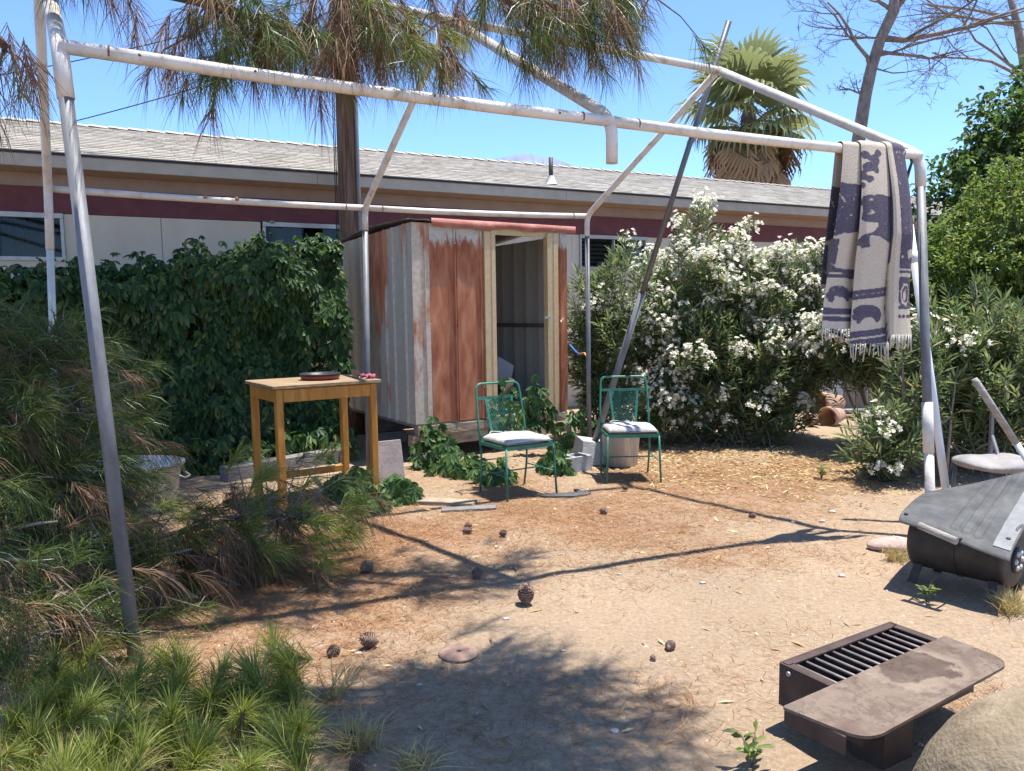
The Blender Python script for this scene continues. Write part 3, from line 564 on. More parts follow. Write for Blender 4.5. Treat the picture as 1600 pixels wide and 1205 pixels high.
MB().box(SP(1.0, .02, SZ1 - .045), (1.98, .03, .08), fa).build('door_header', 'shed_tan', shed)
fv = []; nu = 60
for i in range(nu + 1):
    u = .22 + 1.88 * i / nu; wob = .010 * math.sin(i * .33) + .004 * math.sin(i * .8); dr = .07 + .010 * math.sin(i * .35) + (.02 if 8 < i < 24 else 0)
    fv += [SP(u, .03, SZ1 + .054), SP(u, -.040 - wob * .3, SZ1 + .050), SP(u, -.044 - wob * .3, SZ1 + .046 - dr), SP(u, -.038 - wob * .3, SZ1 + .044 - dr)]
fs_ = [q for i in range(nu) for q in ((4 * i, 4 * i + 1, 4 * i + 5, 4 * i + 4), (4 * i + 1, 4 * i + 2, 4 * i + 6, 4 * i + 5), (4 * i + 2, 4 * i + 3, 4 * i + 7, 4 * i + 6))]
MB().add(fv, fs_, True).build('fascia_flashing', 'fascia_red', shed)
for u, z in ((.17, 1.45), (.19, 1.45), (.83, 1.47), (.83, .75), (.5, 2.3), (.12, .8)): MB().lathe(SP(u, -.03, z), [(.008, 0), (.006, .006)], 8, axis=tuple(-FB)).build('screw', 'aluminium', shed)
# timbers, blocks and clutter under and round the shed
def timber(px0, px1, d, z0, z1, u0, u1, label, mat='timber', th=.12):
    c = SP((u0 + u1) / 2, d, (z0 + z1) / 2); L = u1 - u0
    mb = MB(); n = 10; ring = []
    for i in range(n + 1):
        t = -L / 2 + L * i / n; j = [random.uniform(-.006, .006) for _ in range(4)]
        for (y, z), q in zip(((-th / 2, -(z1 - z0) / 2), (th / 2, -(z1 - z0) / 2), (th / 2, (z1 - z0) / 2), (-th / 2, (z1 - z0) / 2)), j): ring.append(c + FU * t + FB * (y + q) + Vector((0, 0, z + q * .6)))
    fs = [(i * 4 + k, i * 4 + (k + 1) % 4, i * 4 + 4 + (k + 1) % 4, i * 4 + 4 + k) for i in range(n) for k in range(4)] + [(3, 2, 1, 0), (n * 4, n * 4 + 1, n * 4 + 2, n * 4 + 3)]
    mb.add(ring, fs)
    o = mb.build('timber_beam', mat, None, SP((u0 + u1) / 2, d, 0)); return tag(o, label, 'beam', 'timbers under the shed')
timber(0, 0, .04, .285, .378, .02, 1.98, 'upper weathered timber carrying the front edge of the shed')
timber(0, 0, .07, .155, .282, -.03, 1.25, 'lower weathered timber at the rust panel end of shed')
timber(0, 0, -.02, .15, .28, 1.28, 1.98, 'short pale timber step below the shed doorway')
timber(0, 0, 1.4, .15, .375, .02, 1.98, 'hidden rear timber carrying the back of the shed', 'grey_timber', .14)
def cinder(c, rz, label, lz=.19):
    o = thing('cinder_block', label, 'block', (c[0], c[1], gzf(c[0], c[1]) - .01), rz, 'cinder blocks by the shed', local=True); m = MB()
    for sy in (-.08, .08): m.box((0, sy, lz / 2), (.39, .035, lz))
    for sx in (-.178, 0, .178): m.box((sx, 0, lz / 2), (.034, .124, lz))
    m.build('block_body', 'concrete', o); return o
q = G(893, 738); cinder((q.x, q.y + .1), R(35), 'grey cinder block under the right end of shed doorway step', .16)
q = SP(1.45, -.03, 0); cinder((q.x, q.y), R(32), 'grey cinder block tucked beneath the short pale timber step', .155)
q = SP(.25, .07, 0); cinder((q.x, q.y), R(32), 'grey cinder block under the rust panel corner of shed', .15)
q = SP(.3, 1.4, 0); cinder((q.x, q.y), R(32), 'grey cinder block under the rear timber of shed', .145)
q = SP(1.7, 1.4, 0); cinder((q.x, q.y), R(32), 'grey cinder block under the far end of rear timber', .145)
# inside the shed
q = SP(1.62, .9, SZ0 - .005); m = MB().add([q + Vector((-.15, 0, .28)), q + Vector((.12, .03, .24)), q + Vector((.17, .06, .5)), q + Vector((-.02, .04, .62)), q + Vector((-.15, .012, .28)), q + Vector((.12, .042, .24)), q + Vector((.17, .072, .5)), q + Vector((-.02, .052, .62))], [(0, 1, 2, 3), (7, 6, 5, 4), (0, 4, 5, 1), (1, 5, 6, 2), (2, 6, 7, 3), (3, 7, 4, 0)])
single('white_panel', m, 'white_sheet', 'crumpled white sheet standing in a green tub inside the shed', 'sheet', q)
single('plastic_tub', MB().lathe(q, [(.13, 0), (.16, .30), (.168, .30), (.168, .28)], 20, caps=(True, False)), 'green_tub', 'green plastic tub on the floor inside the shed', 'tub', q)
q = SP(1.05, .12, SZ0 - .005)
m = MB().tube([q + Vector((0, 0, 0)), q + Vector((.04, .02, .16)), q + Vector((.16, .04, .30)), q + Vector((.20, .05, .42))], [.05, .055, .045, .03], 8)
single('log_chunk', m, 'bark', 'crooked reddish log chunk leaning in the shed doorway', 'log', q)

# ================================================================== CANOPY FRAME
NL, NM, NR = P(93, 72, 3.5), P(956, 190, 4.52), P(1437, 243, 5.4)
FL_, FM, FR = P(75, 295, 6.4), P(570, 325, 7.5), P(917, 338, 8.45)
RL, RM, RR = P(56, -110, 4.9), P(703, 31, 5.98), P(1122, 110, 6.92)
cf = thing('canopy_frame', 'bare steel pipe canopy frame of white beams on grey legs over the yard', 'canopy frame', (FM.x, 5.6, 0))
def foot(px, py): q = G(px, py); return Vector((q.x, q.y, gzf(q.x, q.y) - .05))
def mix(a, b, t): return a + (b - a) * t
def pipe(name, pts, r, mat, par=cf, n=12): return MB().tube(pts, r, n).build(name, mat, par)
def brace(a, b): return (b - a).normalized()
pr = .031
for nm, a, b in (('eave_beam', NL, NM), ('eave_beam', NM, NR), ('eave_beam', FL_, FM), ('eave_beam', FM, FR)):
    mid = mix(a, b, .5) - Vector((0, 0, .012)); bo = pipe(nm, [a, mix(a, mid, .5) - Vector((0, 0, .004)), mid, mix(mid, b, .5) - Vector((0, 0, .004)), b], pr if a is not FL_ and a is not FM else .029, 'white_pipe')
    for t in (.07, .93): MB().tube([mix(a, b, t - .001), mix(a, b, t + .002)], pr + .0015, 12).build('joint_ring', 'rust', bo)
pipe('ridge_beam', [RL, RM], pr, 'white_pipe'); pipe('ridge_beam', [RM, RR], pr, 'white_pipe')
fNL = foot(213, 1035); fNR = foot(1456, 838); fFL = foot(92, 800); fFM = foot(577, 752); fFR = foot(921, 712)
def corner(name, rid, cor, ft, drop, grey=True, r=.033, low=None):
    """rafter bending into a leg: white rafter + white sleeve, then the grey leg"""
    k = cor + (ft - cor).normalized() * drop
    rf = pipe(name, rounded([rid, cor, k], .14, 6), r, 'white_pipe')
    pipe('leg', [k - (ft - cor).normalized() * .05, ft], r * .88, 'grey_pipe' if grey else 'white_pipe')
    return rf
corner('rafter', RL, NL, fNL, .23, r=.036); corner('rafter', RR, NR, fNR, .22, r=.035)
corner('rafter', RL, FL_, fFL, .5, grey=False, r=.033); corner('rafter', RM, FM, fFM, .22, r=.03); corner('rafter', RR, FR, fFR, .22, r=.03)
pipe('rafter', rounded([RM, NM + Vector((0, 0, .02)), NM + Vector((0, 0, -.235))], .13, 6), .035, 'white_pipe')     # the leg is missing here: open stub
s0_ = mix(NR, fNR, .635); s1_ = mix(NR, fNR, .765); pipe('sleeve', [s0_, s1_], .036, 'white_pipe')
pipe('lower_leg', [s1_, fNR], .0325, 'white_pipe')
for t in (.12, .3, .52, .62, .88):
    q = mix(NL, NM, t); MB().lathe(q + Vector((.0, -.031, 0)), [(.007, 0), (.005, .006)], 8, axis=(0, -1, 0)).build('bolt', 'rust', cf)
for t in (.45, .55): MB().tube([mix(FL_, FM, t), mix(FL_, FM, t + .012)], .0302, 12).build('rust_patch', 'rust_stain', cf)
m = MB(); q = NR + Vector((-.10, 0, 0)); m.tube([q + Vector((0, -.03, .03)), q + Vector((.03, -.035, -.05)), q + Vector((0, -.03, -.16)), q + Vector((-.015, -.03, -.22))], [.006, .009, .012, .007], 6); m.tube([q + Vector((-.02, .035, .0)), q + Vector((0, 0, .042)), q + Vector((.02, -.036, -.02))], .006, 6)
single('strap', m, 'black_plastic', 'short black strap knotted on the beam end beside the blanket', 'strap', q)
# leaning spare poles
q0 = G(927, 722); q0.z = .16; q1 = P(1139, 33, 7.0)
pt_ = mix(q0, q1, .5)
bl = thing('pole_base', 'chipped pale concrete footing block by the right chair', 'block', (q0.x, q0.y, 0), R(20), local=True)
MB().add([(-.21, -.17, 0), (.2, -.18, 0), (.19, .17, 0), (-.19, .16, 0), (-.17, -.12, .25), (.13, -.15, .20), (.12, .13, .22), (-.14, .12, .27)], [(3, 2, 1, 0), (4, 5, 6, 7), (0, 1, 5, 4), (1, 2, 6, 5), (2, 3, 7, 6), (3, 0, 4, 7)]).build('block_body', 'concrete', bl)
lp = thing('leaning_pole', 'long dark pipe leaning from concrete footing up through the canopy ridge', 'pole', (q0.x, q0.y, .16))
MB().tube([q0, mix(q0, q1, .40)], .034, 12).build('lower_pole', 'grey_pipe', lp); MB().tube([mix(q0, q1, .40), q1], .026, 12).build('upper_pole', 'dark_pipe', lp)
q0 = foot(1487, 815); q1 = P(1421, 352, 5.7)
lp = thing('plastic_pipe', 'white plastic pipe leaning behind the canopy leg next to the blanket', 'pipe', q0)
MB().tube([q0, q1], .028, 12).build('pipe_body', 'pvc_pipe', lp); MB().tube([mix(q0, q1, .875), mix(q0, q1, .91)], .034, 12).build('coupling', 'pvc_pipe', lp)

# ================================================================== BLANKET
def inpoly(x, y, poly):
    c = False; j = len(poly) - 1
    for i in range(len(poly)):
        xi, yi = poly[i]; xj, yj = poly[j]
        if (yi > y) != (yj > y) and x < (xj - xi) * (y - yi) / (yj - yi) + xi: c = not c
        j = i
    return c
BIG = [(242, 345), (290, 330), (345, 338), (352, 400), (380, 470), (376, 585), (330, 575), (296, 548), (270, 545), (275, 600), (246, 612), (228, 585), (245, 545), (280, 525), (290, 480), (262, 478), (238, 460), (246, 410), (234, 385)]
def dye_shade(z, x, y, strip):
    v = dye_shade0(z, x, y, strip); return min(v, 1) if v != 1 or vnoise(x * .11, y * .09, 41) > .22 else .3
def dye_shade0(z, x, y, strip):
    def el(cx, cy, rx, ry): return ((x - cx) / rx) ** 2 + ((y - cy) / ry) ** 2
    if strip == 0:
        sl = (x - 160) * -.05
        if 300 + (x - 150) * .1 < y < 575 - (x - 120) * .35: return 1
        if el(200, 190, 28, 45) < 1: return 1
        for b0, b1 in ((766, 782), (797, 810), (985, 1012), (1032, 1050)):
            if b0 - 4 < y + sl < b1 + 4: return 1.5
        e = el(133, 905, 42, 55)
        if e < 1 and not (el(138, 945, 18, 28) < 1) and not (.72 < e < .84): return 1
        if el(205, 900, 32, 50) < 1 and el(205, 930, 12, 22) > 1: return 1
        if x < 112 and 600 < y < 770: return 1
    elif strip == 1:
        if inpoly(x, y, BIG) and el(305, 395, 45, 40) > .0: return 1 if abs(el(300, 420, 60, 62) - 1) > .05 else 0
        for cx, cy, rx, ry in ((255, 135, 22, 22), (285, 160, 18, 30), (262, 195, 22, 26), (245, 240, 20, 26), (300, 120, 14, 20), (268, 255, 12, 22), (240, 290, 14, 18), (290, 210, 9, 18)):
            if el(cx, cy, rx, ry) < 1: return 1
        sl = (x - 300) * .25
        for b0, b1 in ((812, 826), (840, 852), (1022, 1048), (1066, 1092)):
            if b0 - 4 < y + sl < b1 + 4: return 1.5
        e = el(280, 945, 44, 52)
        if e < 1 and el(285, 985, 18, 26) > 1: return 1
        if el(368, 915, 30, 52) < 1 and el(368, 955, 10, 24) > 1: return 1
        if x > 362 and y > 100 and y < 700: return .8 if x > 376 else 0  # dark line along the fold edge: the fold's shadow coloured into the cloth
    else:
        if x < 404 and y < 700: return .7  # same fold shadow carried onto the right strip as colour
        if x > 457:
            if y < 735 or 745 < y < 760 or 780 < y < 950 or 980 < y < 1002:
                e = el(495, 870, 28, 55)
                if .7 < e < 1.05 or el(490, 880, 10, 25) < 1: return 0
                if el(520, 650, 28, 22) < 1: return 0
                return 1
    return 0
bvec = (NR - NM).normalized(); bvh = Vector((bvec.x, bvec.y, 0)).normalized(); cv_ = Vector((bvh.y, -bvh.x, 0))
def beam_at(px):
    def pxo(q): v = q - Vector((0, 0, CAMZ)); return CX + F * v.dot(_rt) / v.dot(_fwd)
    best = min(range(401), key=lambda i: abs(pxo(mix(NM, NR, i / 400)) - px)); return mix(NM, NR, best / 400)
bt0, bt1 = beam_at(1311), beam_at(1401); W0 = (bt1 - bt0).length; W1 = W0 * 1.36
strips = [([(0, .0), (.10, .012), (.22, .015), (.36, .0), (.38, .012), (.33, .03)], 90, 235, 0), ([(.27, .050), (.34, .075), (.5, .085), (.62, .08), (.73, .06), (.76, .045), (.72, .05)], 235, 400, 1), ([(.70, .095), (.73, .115), (.82, .122), (.92, .115), (1.0, .095)], 400, 540, 2)]
prof = []      # (x, y, zx, strip)
for pl, z0, z1, st in strips:
    n = 50; seg = np.linspace(0, len(pl) - 1, n)
    for i, sgm in enumerate(seg):
        k = min(int(sgm), len(pl) - 2); f = sgm - k; f2 = f * f * (3 - 2 * f) * .5 + f * .5
        prof.append((pl[k][0] + (pl[k + 1][0] - pl[k][0]) * f, pl[k][1] + (pl[k + 1][1] - pl[k][1]) * f2, z0 + (z1 - z0) * min(1, i / (n - 1)), st))
FRONT, BACK = 1.25, .92; nt = 380; tt = np.linspace(0, 1, nt); V_, dy = [], []
tops = [Vector() for _ in prof]
for j, t in enumerate(tt):
    for (x, y, zx, st) in prof:
        arc = math.pi * .04; tot = FRONT + arc + BACK; dist = t * tot
        v = FRONT - dist if dist < FRONT else 0
        kx = (v / FRONT) if dist < FRONT else max(0, (dist - FRONT - arc) / FRONT)
        wid = W0 + (W1 - W0) * kx; yy = .018 + y * (.25 + .75 * min(1, kx * 2.2)) * 1.0; cb = mix(bt0, bt1, .5)
        lat = (x - .5) * wid - .045 * kx
        if st == 0: yy2 = yy
        pos0 = cb + bvec * (lat)
        wob = .008 * math.sin(kx * 9 + zx * .03) * kx
        bt_ = -.05 * (st == 0) + .03 * (st == 1) + (-.015) * (st == 2); v2 = v * (1 + bt_)
        if dist < FRONT: p = pos0 + cv_ * (.034 + yy - .018 + wob + .015 * math.sin(v * 5)) + Vector((0, 0, -v2))
        elif dist < FRONT + arc: an = (dist - FRONT) / .04; p = pos0 + cv_ * (.034 + (yy - .018)) * math.cos(an) + Vector((0, 0, (.034 + yy - .018) * math.sin(an)))
        else: p = pos0 - cv_ * (.034 + yy - .018 + wob) + Vector((0, 0, -(dist - FRONT - arc)))
        V_.append(p)
        zy = 95 + v / FRONT * 1000 if dist <= FRONT else 95 + (dist - FRONT - arc) / FRONT * 1000
        dy.append(dye_shade(0, zx, zy, st))
npf = len(prof); idx = (np.arange(nt - 1)[:, None] * npf + np.arange(npf - 1)[None]).ravel()
bl_base = mix(bt0, bt1, .5) - Vector((0, 0, 1.3))
bk = thing('blanket', 'cream and navy woven horse blanket with fringe draped over the beam', 'blanket', bl_base)
me = npmesh('cloth', np.array(V_) - np.array(bl_base), np.stack([idx, idx + npf, idx + npf + 1, idx + 1], 1))
a = me.attributes.new('dye_shade', 'FLOAT', 'POINT'); D2 = np.array(dy, np.float32).reshape(nt, npf)
for _ in range(1):
    D2[:, 1:-1] = (D2[:, :-2] + D2[:, 1:-1] + D2[:, 2:]) / 3; D2[1:-1] = (D2[:-2] + D2[1:-1] + D2[2:]) / 3
a.data.foreach_set('value', D2.ravel())
link('cloth', me, 'blanket', bk, smooth=True)
for k in range(0, npf, 3):
    p = V_[k]; m = MB(); L = random.uniform(.07, .13) * (1.0 if prof[k][3] == 1 else .85); q = Vector((random.uniform(-.012, .012), random.uniform(-.012, .012), 0))
    m.tube([p + Vector((0, 0, .005)), p + q * .5 - Vector((0, 0, L * .5)), p + q - Vector((0, 0, L))], [.0045, .004, .0045], 5); m.build('fringe_tassel', 'fringe', bk)

# ================================================================== WOODEN TABLE
TF = Vector((-1.12, 6.38, 0)); tu = Vector((-.82, -.57, 0)).normalized(); tv = Vector((-tu.y, tu.x, 0)); tv = tv if tv.y > 0 else -tv; TW, TD, TH = .86, .70, 1.02
tb = thing('work_table', 'tall yellow varnished wooden table with weathered top beside the shed', 'table', TF + tu * TW / 2 + tv * TD / 2)
def TP(a, b, z): return TF + tu * a + tv * b + Vector((0, 0, z))
tax = (tu, tv, Vector((0, 0, 1)))
for a_, b_ in ((.035, .035), (TW - .035, .035), (.035, TD - .035), (TW - .035, TD - .035)):
    q = TP(a_, b_, 0); z0 = gzf(q.x, q.y) - .02; MB().bbox(TP(a_, b_, (TH - .03 + z0) / 2), (.058, .058, TH - .03 - z0), tax).build('leg', 'table_wood', tb)
for b_ in (.018, TD - .018): MB().bbox(TP(TW / 2, b_, TH - .085), (TW - .13, .022, .10), tax).build('apron', 'table_wood', tb)
for a_ in (.018, TW - .018): MB().bbox(TP(a_, TD / 2, TH - .085), (.022, TD - .13, .10), tax).build('apron', 'table_wood', tb)
for k in range(4): MB().bbox(TP(TW / 2, -.02 + (TD + .04) * (k + .5) / 4, TH - .013 + random.uniform(-.001, .001)), (TW + .05, (TD + .04) / 4 - .003, .028), tax, .004).build('top_board', 'table_top', tb)
MB().bbox(TP(TW / 2, TD - .05, .18), (TW - .13, .025, .06), tax).build('stretcher', 'table_wood', tb)
q = TP(.37, .33, TH + .002); pan = thing('frying_pan', 'shallow black pan with dull red side on the wooden table', 'pan', q)
MB().lathe(q, [(.135, 0), (.155, .01), (.165, .045), (.172, .05), (.168, .052), (.158, .045), (.14, .014), (.0, .013)], 32, caps=(True, False)).build('pan_body', 'black_pan', pan); MB().lathe(q, [(.156, .008), (.1665, .034)], 32, caps=(False, False)).build('enamel_band', 'red_enamel', pan)
q = TP(.07, .25, TH + .002); wb = thing('scrub_brush', 'small wooden brush on the table corner', 'brush', q)
MB().bbox(q + Vector((-.02, .02, .045)), (.035, .11, .05), (Vector((.8, .5, .1)).normalized(), Vector((-.5, .8, .0)).normalized(), Vector((0, 0, 1)))).build('brush_head', 'table_top', wb); MB().bbox(q + Vector((-.02, .02, .011)), (.028, .1, .022), (Vector((.8, .5, 0)).normalized(), Vector((-.5, .8, .0)).normalized(), Vector((0, 0, 1)))).build('bristles', 'dry_grass', wb)
q = TP(.03, .14, TH + .002); m = MB()
for k in range(14): a0 = random.uniform(0, 6.28); p0 = q + Vector((random.uniform(-.05, .07), random.uniform(-.05, .05), .012)); m.tube([p0, p0 + Vector((math.cos(a0) * .03, math.sin(a0) * .03, .016)), p0 + Vector((math.cos(a0) * .065, math.sin(a0) * .065, 0))], [.007, .011, .006], 6)
single('crumpled_rag', m, 'pink_cloth', 'crumpled dark pink rag on the table corner', 'rag', q)

# ================================================================== GREEN CHAIRS
def make_chair(label, loc, rz, seed):
    random.seed(seed); ch = thing('patio_chair', label, 'chair', loc, rz, 'green patio chairs', local=True)
    # local: +Y is front
    W, D, H, B = .235, .215, .43, .93
    for sx in (-1, 1):
        MB().tube([(sx * W, D, H), (sx * (W + .012), D + .03, 0)], .0095, 8).build('leg', 'green_metal', ch)
        MB().tube(rounded([(sx * W * .97, -D - .02, 0), (sx * W, -D + .02, .25), (sx * W, -D + .01, H)], .1), .0095, 8).build('leg', 'green_metal', ch)
    MB().tube(rounded([(-W, -D + .01, H - .02), (-W, -D - .03, .62), (-W * .93, -D - .09, B), (W * .93, -D - .09, B), (W, -D - .03, .62), (W, -D + .01, H - .02)], .06, 6), .0105, 8).build('back_frame', 'green_metal', ch)
    def bk(x, z): return Vector((x, -D + .005 - .1 * (z - H) / (B - H), z))
    for z, x in ((B - .125, W * .95), (H + .05, W * .98)): MB().box(bk(0, z), (2 * x, .006, .026)).build('back_rail', 'green_metal', ch)
    x0, x1, z0, z1 = .105, .135, H + .055, B - .13
    for sx in (-1, 1): MB().box((bk(sx * x0, z0) + bk(sx * x1, z1)) / 2, (.022, .006, z1 - z0 + .02), (Vector((1, 0, 0)), Vector((0, 1, 0)), (bk(sx * x1, z1) - bk(sx * x0, z0)).normalized())).build('back_slat', 'green_metal', ch)
    m = MB(); rows = 17; cols = 9
    for r_ in range(rows):
        zc = z0 + (z1 - z0) * (r_ + .5) / rows; hw = x0 + (x1 - x0) * (r_ + .5) / rows - .006; dz = (z1 - z0) / rows * .5
        pts = [bk(-hw + 2 * hw * i / (2 * cols), zc + dz * (1 if (i + r_) % 2 else -1)) for i in range(2 * cols + 1)]
        m.tube(pts, .0036, 4, smooth=False)
    m.build('back_mesh', 'green_metal', ch)
    for p0, p1 in (((-W, D, H), (W, D, H)), ((-W, -D, H), (W, -D, H)), ((-W, -D, H), (-W, D, H)), ((W, -D, H), (W, D, H))):
        c = (Vector(p0) + Vector(p1)) / 2; L = (Vector(p1) - Vector(p0)).length; ax = (Vector(p1) - Vector(p0)).normalized(); MB().box(c, (L + .015, .012, .03), (ax, ax.cross(Vector((0, 0, 1))), Vector((0, 0, 1)))).build('seat_rail', 'green_metal', ch)
    for sx in (-1, 1): MB().tube([(sx * W, D + .012, .2), (sx * W, -D, .2)], .006, 6).build('stretcher', 'green_metal', ch)
    MB().tube([(-W, 0, .2), (W, 0, .2)], .006, 6).build('stretcher', 'green_metal', ch)
    m = MB()
    for i in range(9): m.box((0, -D + 2 * D * (i + .5) / 9, H - .004), (2 * W - .02, .016, .006))
    m.build('seat_slats', 'green_metal', ch)
    n = 34; V, Q = [], []
    for lay in (0, 1):
        for j in range(n):
            for i in range(n):
                u, v = i / (n - 1) * 2 - 1, j / (n - 1) * 2 - 1; e = max(0, (1 - abs(u) ** 5) * (1 - abs(v) ** 5)) ** .45
                h = .016 + .034 * e * (1 - .45 * math.exp(-((u * u + v * v) * 16))) + .016 * (float(vnoise(u * 3.1 + seed, v * 3.1, 5)) - .5) * e
                rr = 1 - .04 * (abs(u) ** 4 * abs(v) ** 4)
                V.append((u * W * .97 * rr, v * D * .98 * rr, H + .016 + (h + .014 if lay else .018 - .014 * e)))
    for lay in (0, 1):
        for j in range(n - 1):
            for i in range(n - 1): k = lay * n * n + j * n + i; Q.append((k, k + 1, k + n + 1, k + n) if lay else (k, k + n, k + n + 1, k + 1))
    for i in range(n - 1):
        for a, b in ((i, i + 1), ((n - 1) * n + i + 1, (n - 1) * n + i), ((i + 1) * n, i * n), (i * n + n - 1, (i + 1) * n + n - 1)): Q.append((a, b, b + n * n, a + n * n))
    cu = link('cushion', npmesh('cushion', np.array(V), np.array(Q)), 'cushion', ch, smooth=True)
    MB().tube([(-W * .97, D * .99, H + .035), (0, D * 1.0, H + .04), (W * .97, D * .99, H + .035)], .005, 6).build('piping', 'seam', cu)
    MB().tube([(-W * .98, -D * .95, H + .035), (-W * .98, D * .95, H + .035)], .005, 6).build('piping', 'seam', cu)
    m = MB().tube([(W * .55, -D * .8, H + .05), (W * .62, -D * .95, H + .07), (W * .5, -D * 1.04, H + .085), (0, -D * 1.03, H + .07), (-W * .2, -D * 1.04, H + .075)], .006, 5); m.build('cushion_tie', 'cushion', cu)
c1 = Vector((.03, 6.52, 0)); c2 = Vector((1.09, 7.12, 0))
make_chair('green metal patio chair turned towards the grill, vine across its back', (c1.x, c1.y, gzf(c1.x, c1.y)), R(180 + 32), 3)
make_chair('green metal patio chair standing before the white oleander and bucket', (c2.x, c2.y, gzf(c2.x, c2.y)), R(180 + 2), 8)
random.seed(21)
q = Vector((1.1, 7.75, 0)); bkt = thing('bucket', 'grey bucket streaked with white paint behind the right chair', 'bucket', q)
MB().lathe(q, [(.17, 0), (.20, .36), (.21, .365), (.21, .38), (.195, .38), (.165, .02)], 28, caps=(True, False)).build('bucket_body', 'bucket_zinc', bkt)
MB().tube([q + Vector((.21 * math.cos(t), -.02 - .05 * math.sin(t), .36 - .12 * math.sin(t))) for t in np.linspace(0, math.pi, 14)], .005, 6).build('bail_handle', 'dark_pipe', bkt)

# ================================================================== PARK GRILL, BOULDER
ga = G(1219, 1035, .25); gb = G(1391, 972, .25); gu = (gb - ga).normalized(); gu.z = 0; gu.normalize(); gv = Vector((gu.y, -gu.x, 0)); GL = (gb - ga).length; GD = (G(1357, 1160, .262) - ga).dot(gv) - .17
pg = thing('park_grill', 'low brown steel park grill with barred grate and stained shelf plate', 'grill', ga + gu * GL / 2 + gv * GD / 2 - Vector((0, 0, .25)))
g0 = Vector((ga.x, ga.y, 0))
def GP(a, b, z): return g0 + gu * a + gv * b + Vector((0, 0, z))
gax = (gu, gv, Vector((0, 0, 1)))
for nm, c, s in (('side_wall', GP(0, GD / 2, .17), (.008, GD, .16)), ('side_wall', GP(GL, GD / 2, .17), (.008, GD, .16)), ('back_wall', GP(GL / 2, 0, .17), (GL - .008, .008, .16)), ('front_wall', GP(GL / 2, GD - .004, .172), (GL - .008, .008, .155)), ('floor_plate', GP(GL / 2, GD / 2, .098), (GL - .01, GD - .02, .008))):
    MB().box(c, s, gax).build(nm, 'grill_brown' if nm != 'floor_plate' else 'ash_black', pg)
for c, s in ((GP(GL / 2, .02, .247), (GL - .02, .03, .006)), (GP(.02, GD / 2, .247), (.03, GD - .06, .006)), (GP(GL - .02, GD / 2, .247), (.03, GD - .06, .006))): MB().box(c, s, gax).build('rim', 'grill_brown', pg)
for k in range(12): a_ = .055 + (GL - .11) * k / 11; MB().tube([GP(a_, .025, .236), GP(a_, GD - .03, .236)], .0062, 8).build('grate_bar', 'sun_gleam_steel', pg)
MB().box(GP(GL / 2, GD * .62, .225), (GL - .06, .012, .006), gax).build('grate_crossbar', 'grill_brown', pg)
# shelf plate with rounded front corners, lying over the front of the box
PA, PB, PC, PD = G(1222, 1106, .262), G(1476, 995, .262), G(1582, 1036, .262), G(1357, 1160, .262)
def rq(pts, rad):
    out = []
    for i, r_ in enumerate(rad):
        b = pts[i]; a = pts[i - 1]; c = pts[(i + 1) % 4]; u = (a - b).normalized(); v = (c - b).normalized(); p0 = b + u * r_; p2 = b + v * r_
        out += [p0 * (1 - t) ** 2 + b * 2 * t * (1 - t) + p2 * t * t for t in np.linspace(0, 1, 9)]
    return out
pl = rq([PA, PD, PC, PB], [.012, .085, .085, .012]); MB().prism([(p.x, p.y) for p in pl], .256, .266).build('shelf_plate', 'grill_plate', pg)
pc = (PA + PC) / 2
ex = (PB - PA); ex.z = 0; ex.normalize(); ey = Vector((ex.y, -ex.x, 0)); pax = (ex, ey, Vector((0, 0, 1)))
MB().box(Vector((PA.x, PA.y, .225)) + ex * .028 + ey * .10, (.008, .22, .06), pax).build('shelf_bracket', 'grill_brown', pg)
MB().box(Vector((PB.x, PB.y, .225)) - ex * .05 + ey * .10, (.008, .20, .06), pax).build('shelf_bracket', 'grill_brown', pg)
pdp = (PA + PD) / 2 + ex * .42 + ey * .0; MB().box(Vector((pdp.x, pdp.y, .045)) + ey * -.06, (.17, .12, .20), pax).build('pedestal', 'grill_brown', pg)
for a_ in (.03, GL - .03): MB().lathe(GP(a_ if a_ > .1 else -.005, .045 if a_ < .1 else .05, .225), [(.011, 0), (.008, .008)], 8, axis=tuple(-gu)).build('bolt', 'aluminium', pg)
bc = Vector((XY(1600, 2.05) + .22, 1.99, 0)); m = MB(); n1, n2 = 48, 26; vs_ = []
for j in range(n2 + 1):
    th = math.pi / 2 * j / n2
    for k in range(n1):
        an = 2 * math.pi * k / n1; e = 2.6; cr = abs(math.cos(th)) ** (2 / e); sr = abs(math.sin(th)) ** (2 / e)
        rr = .40 * (1 + .10 * math.cos(2 * an + .6) + .06 * (float(vnoise(math.cos(an) * 1.8 + 4, math.sin(an) * 1.8 + j * .1, 8)) - .5)); nz = .006 * (float(vnoise(an * 4, j * .6, 3)) - .5)
        vs_.append(bc + Vector((math.cos(an) * (rr * cr * (1 + .10 * (1 - sr)) + nz), math.sin(an) * (rr * cr * .95 + nz), -.04 + .52 * sr + nz * .3)))
m.add(vs_, [(j * n1 + k, j * n1 + (k + 1) % n1, (j + 1) * n1 + (k + 1) % n1, (j + 1) * n1 + k) for j in range(n2) for k in range(n1)], True)
single('boulder', m, 'boulder', 'smooth rounded tan boulder next to the park grill', 'boulder', bc)

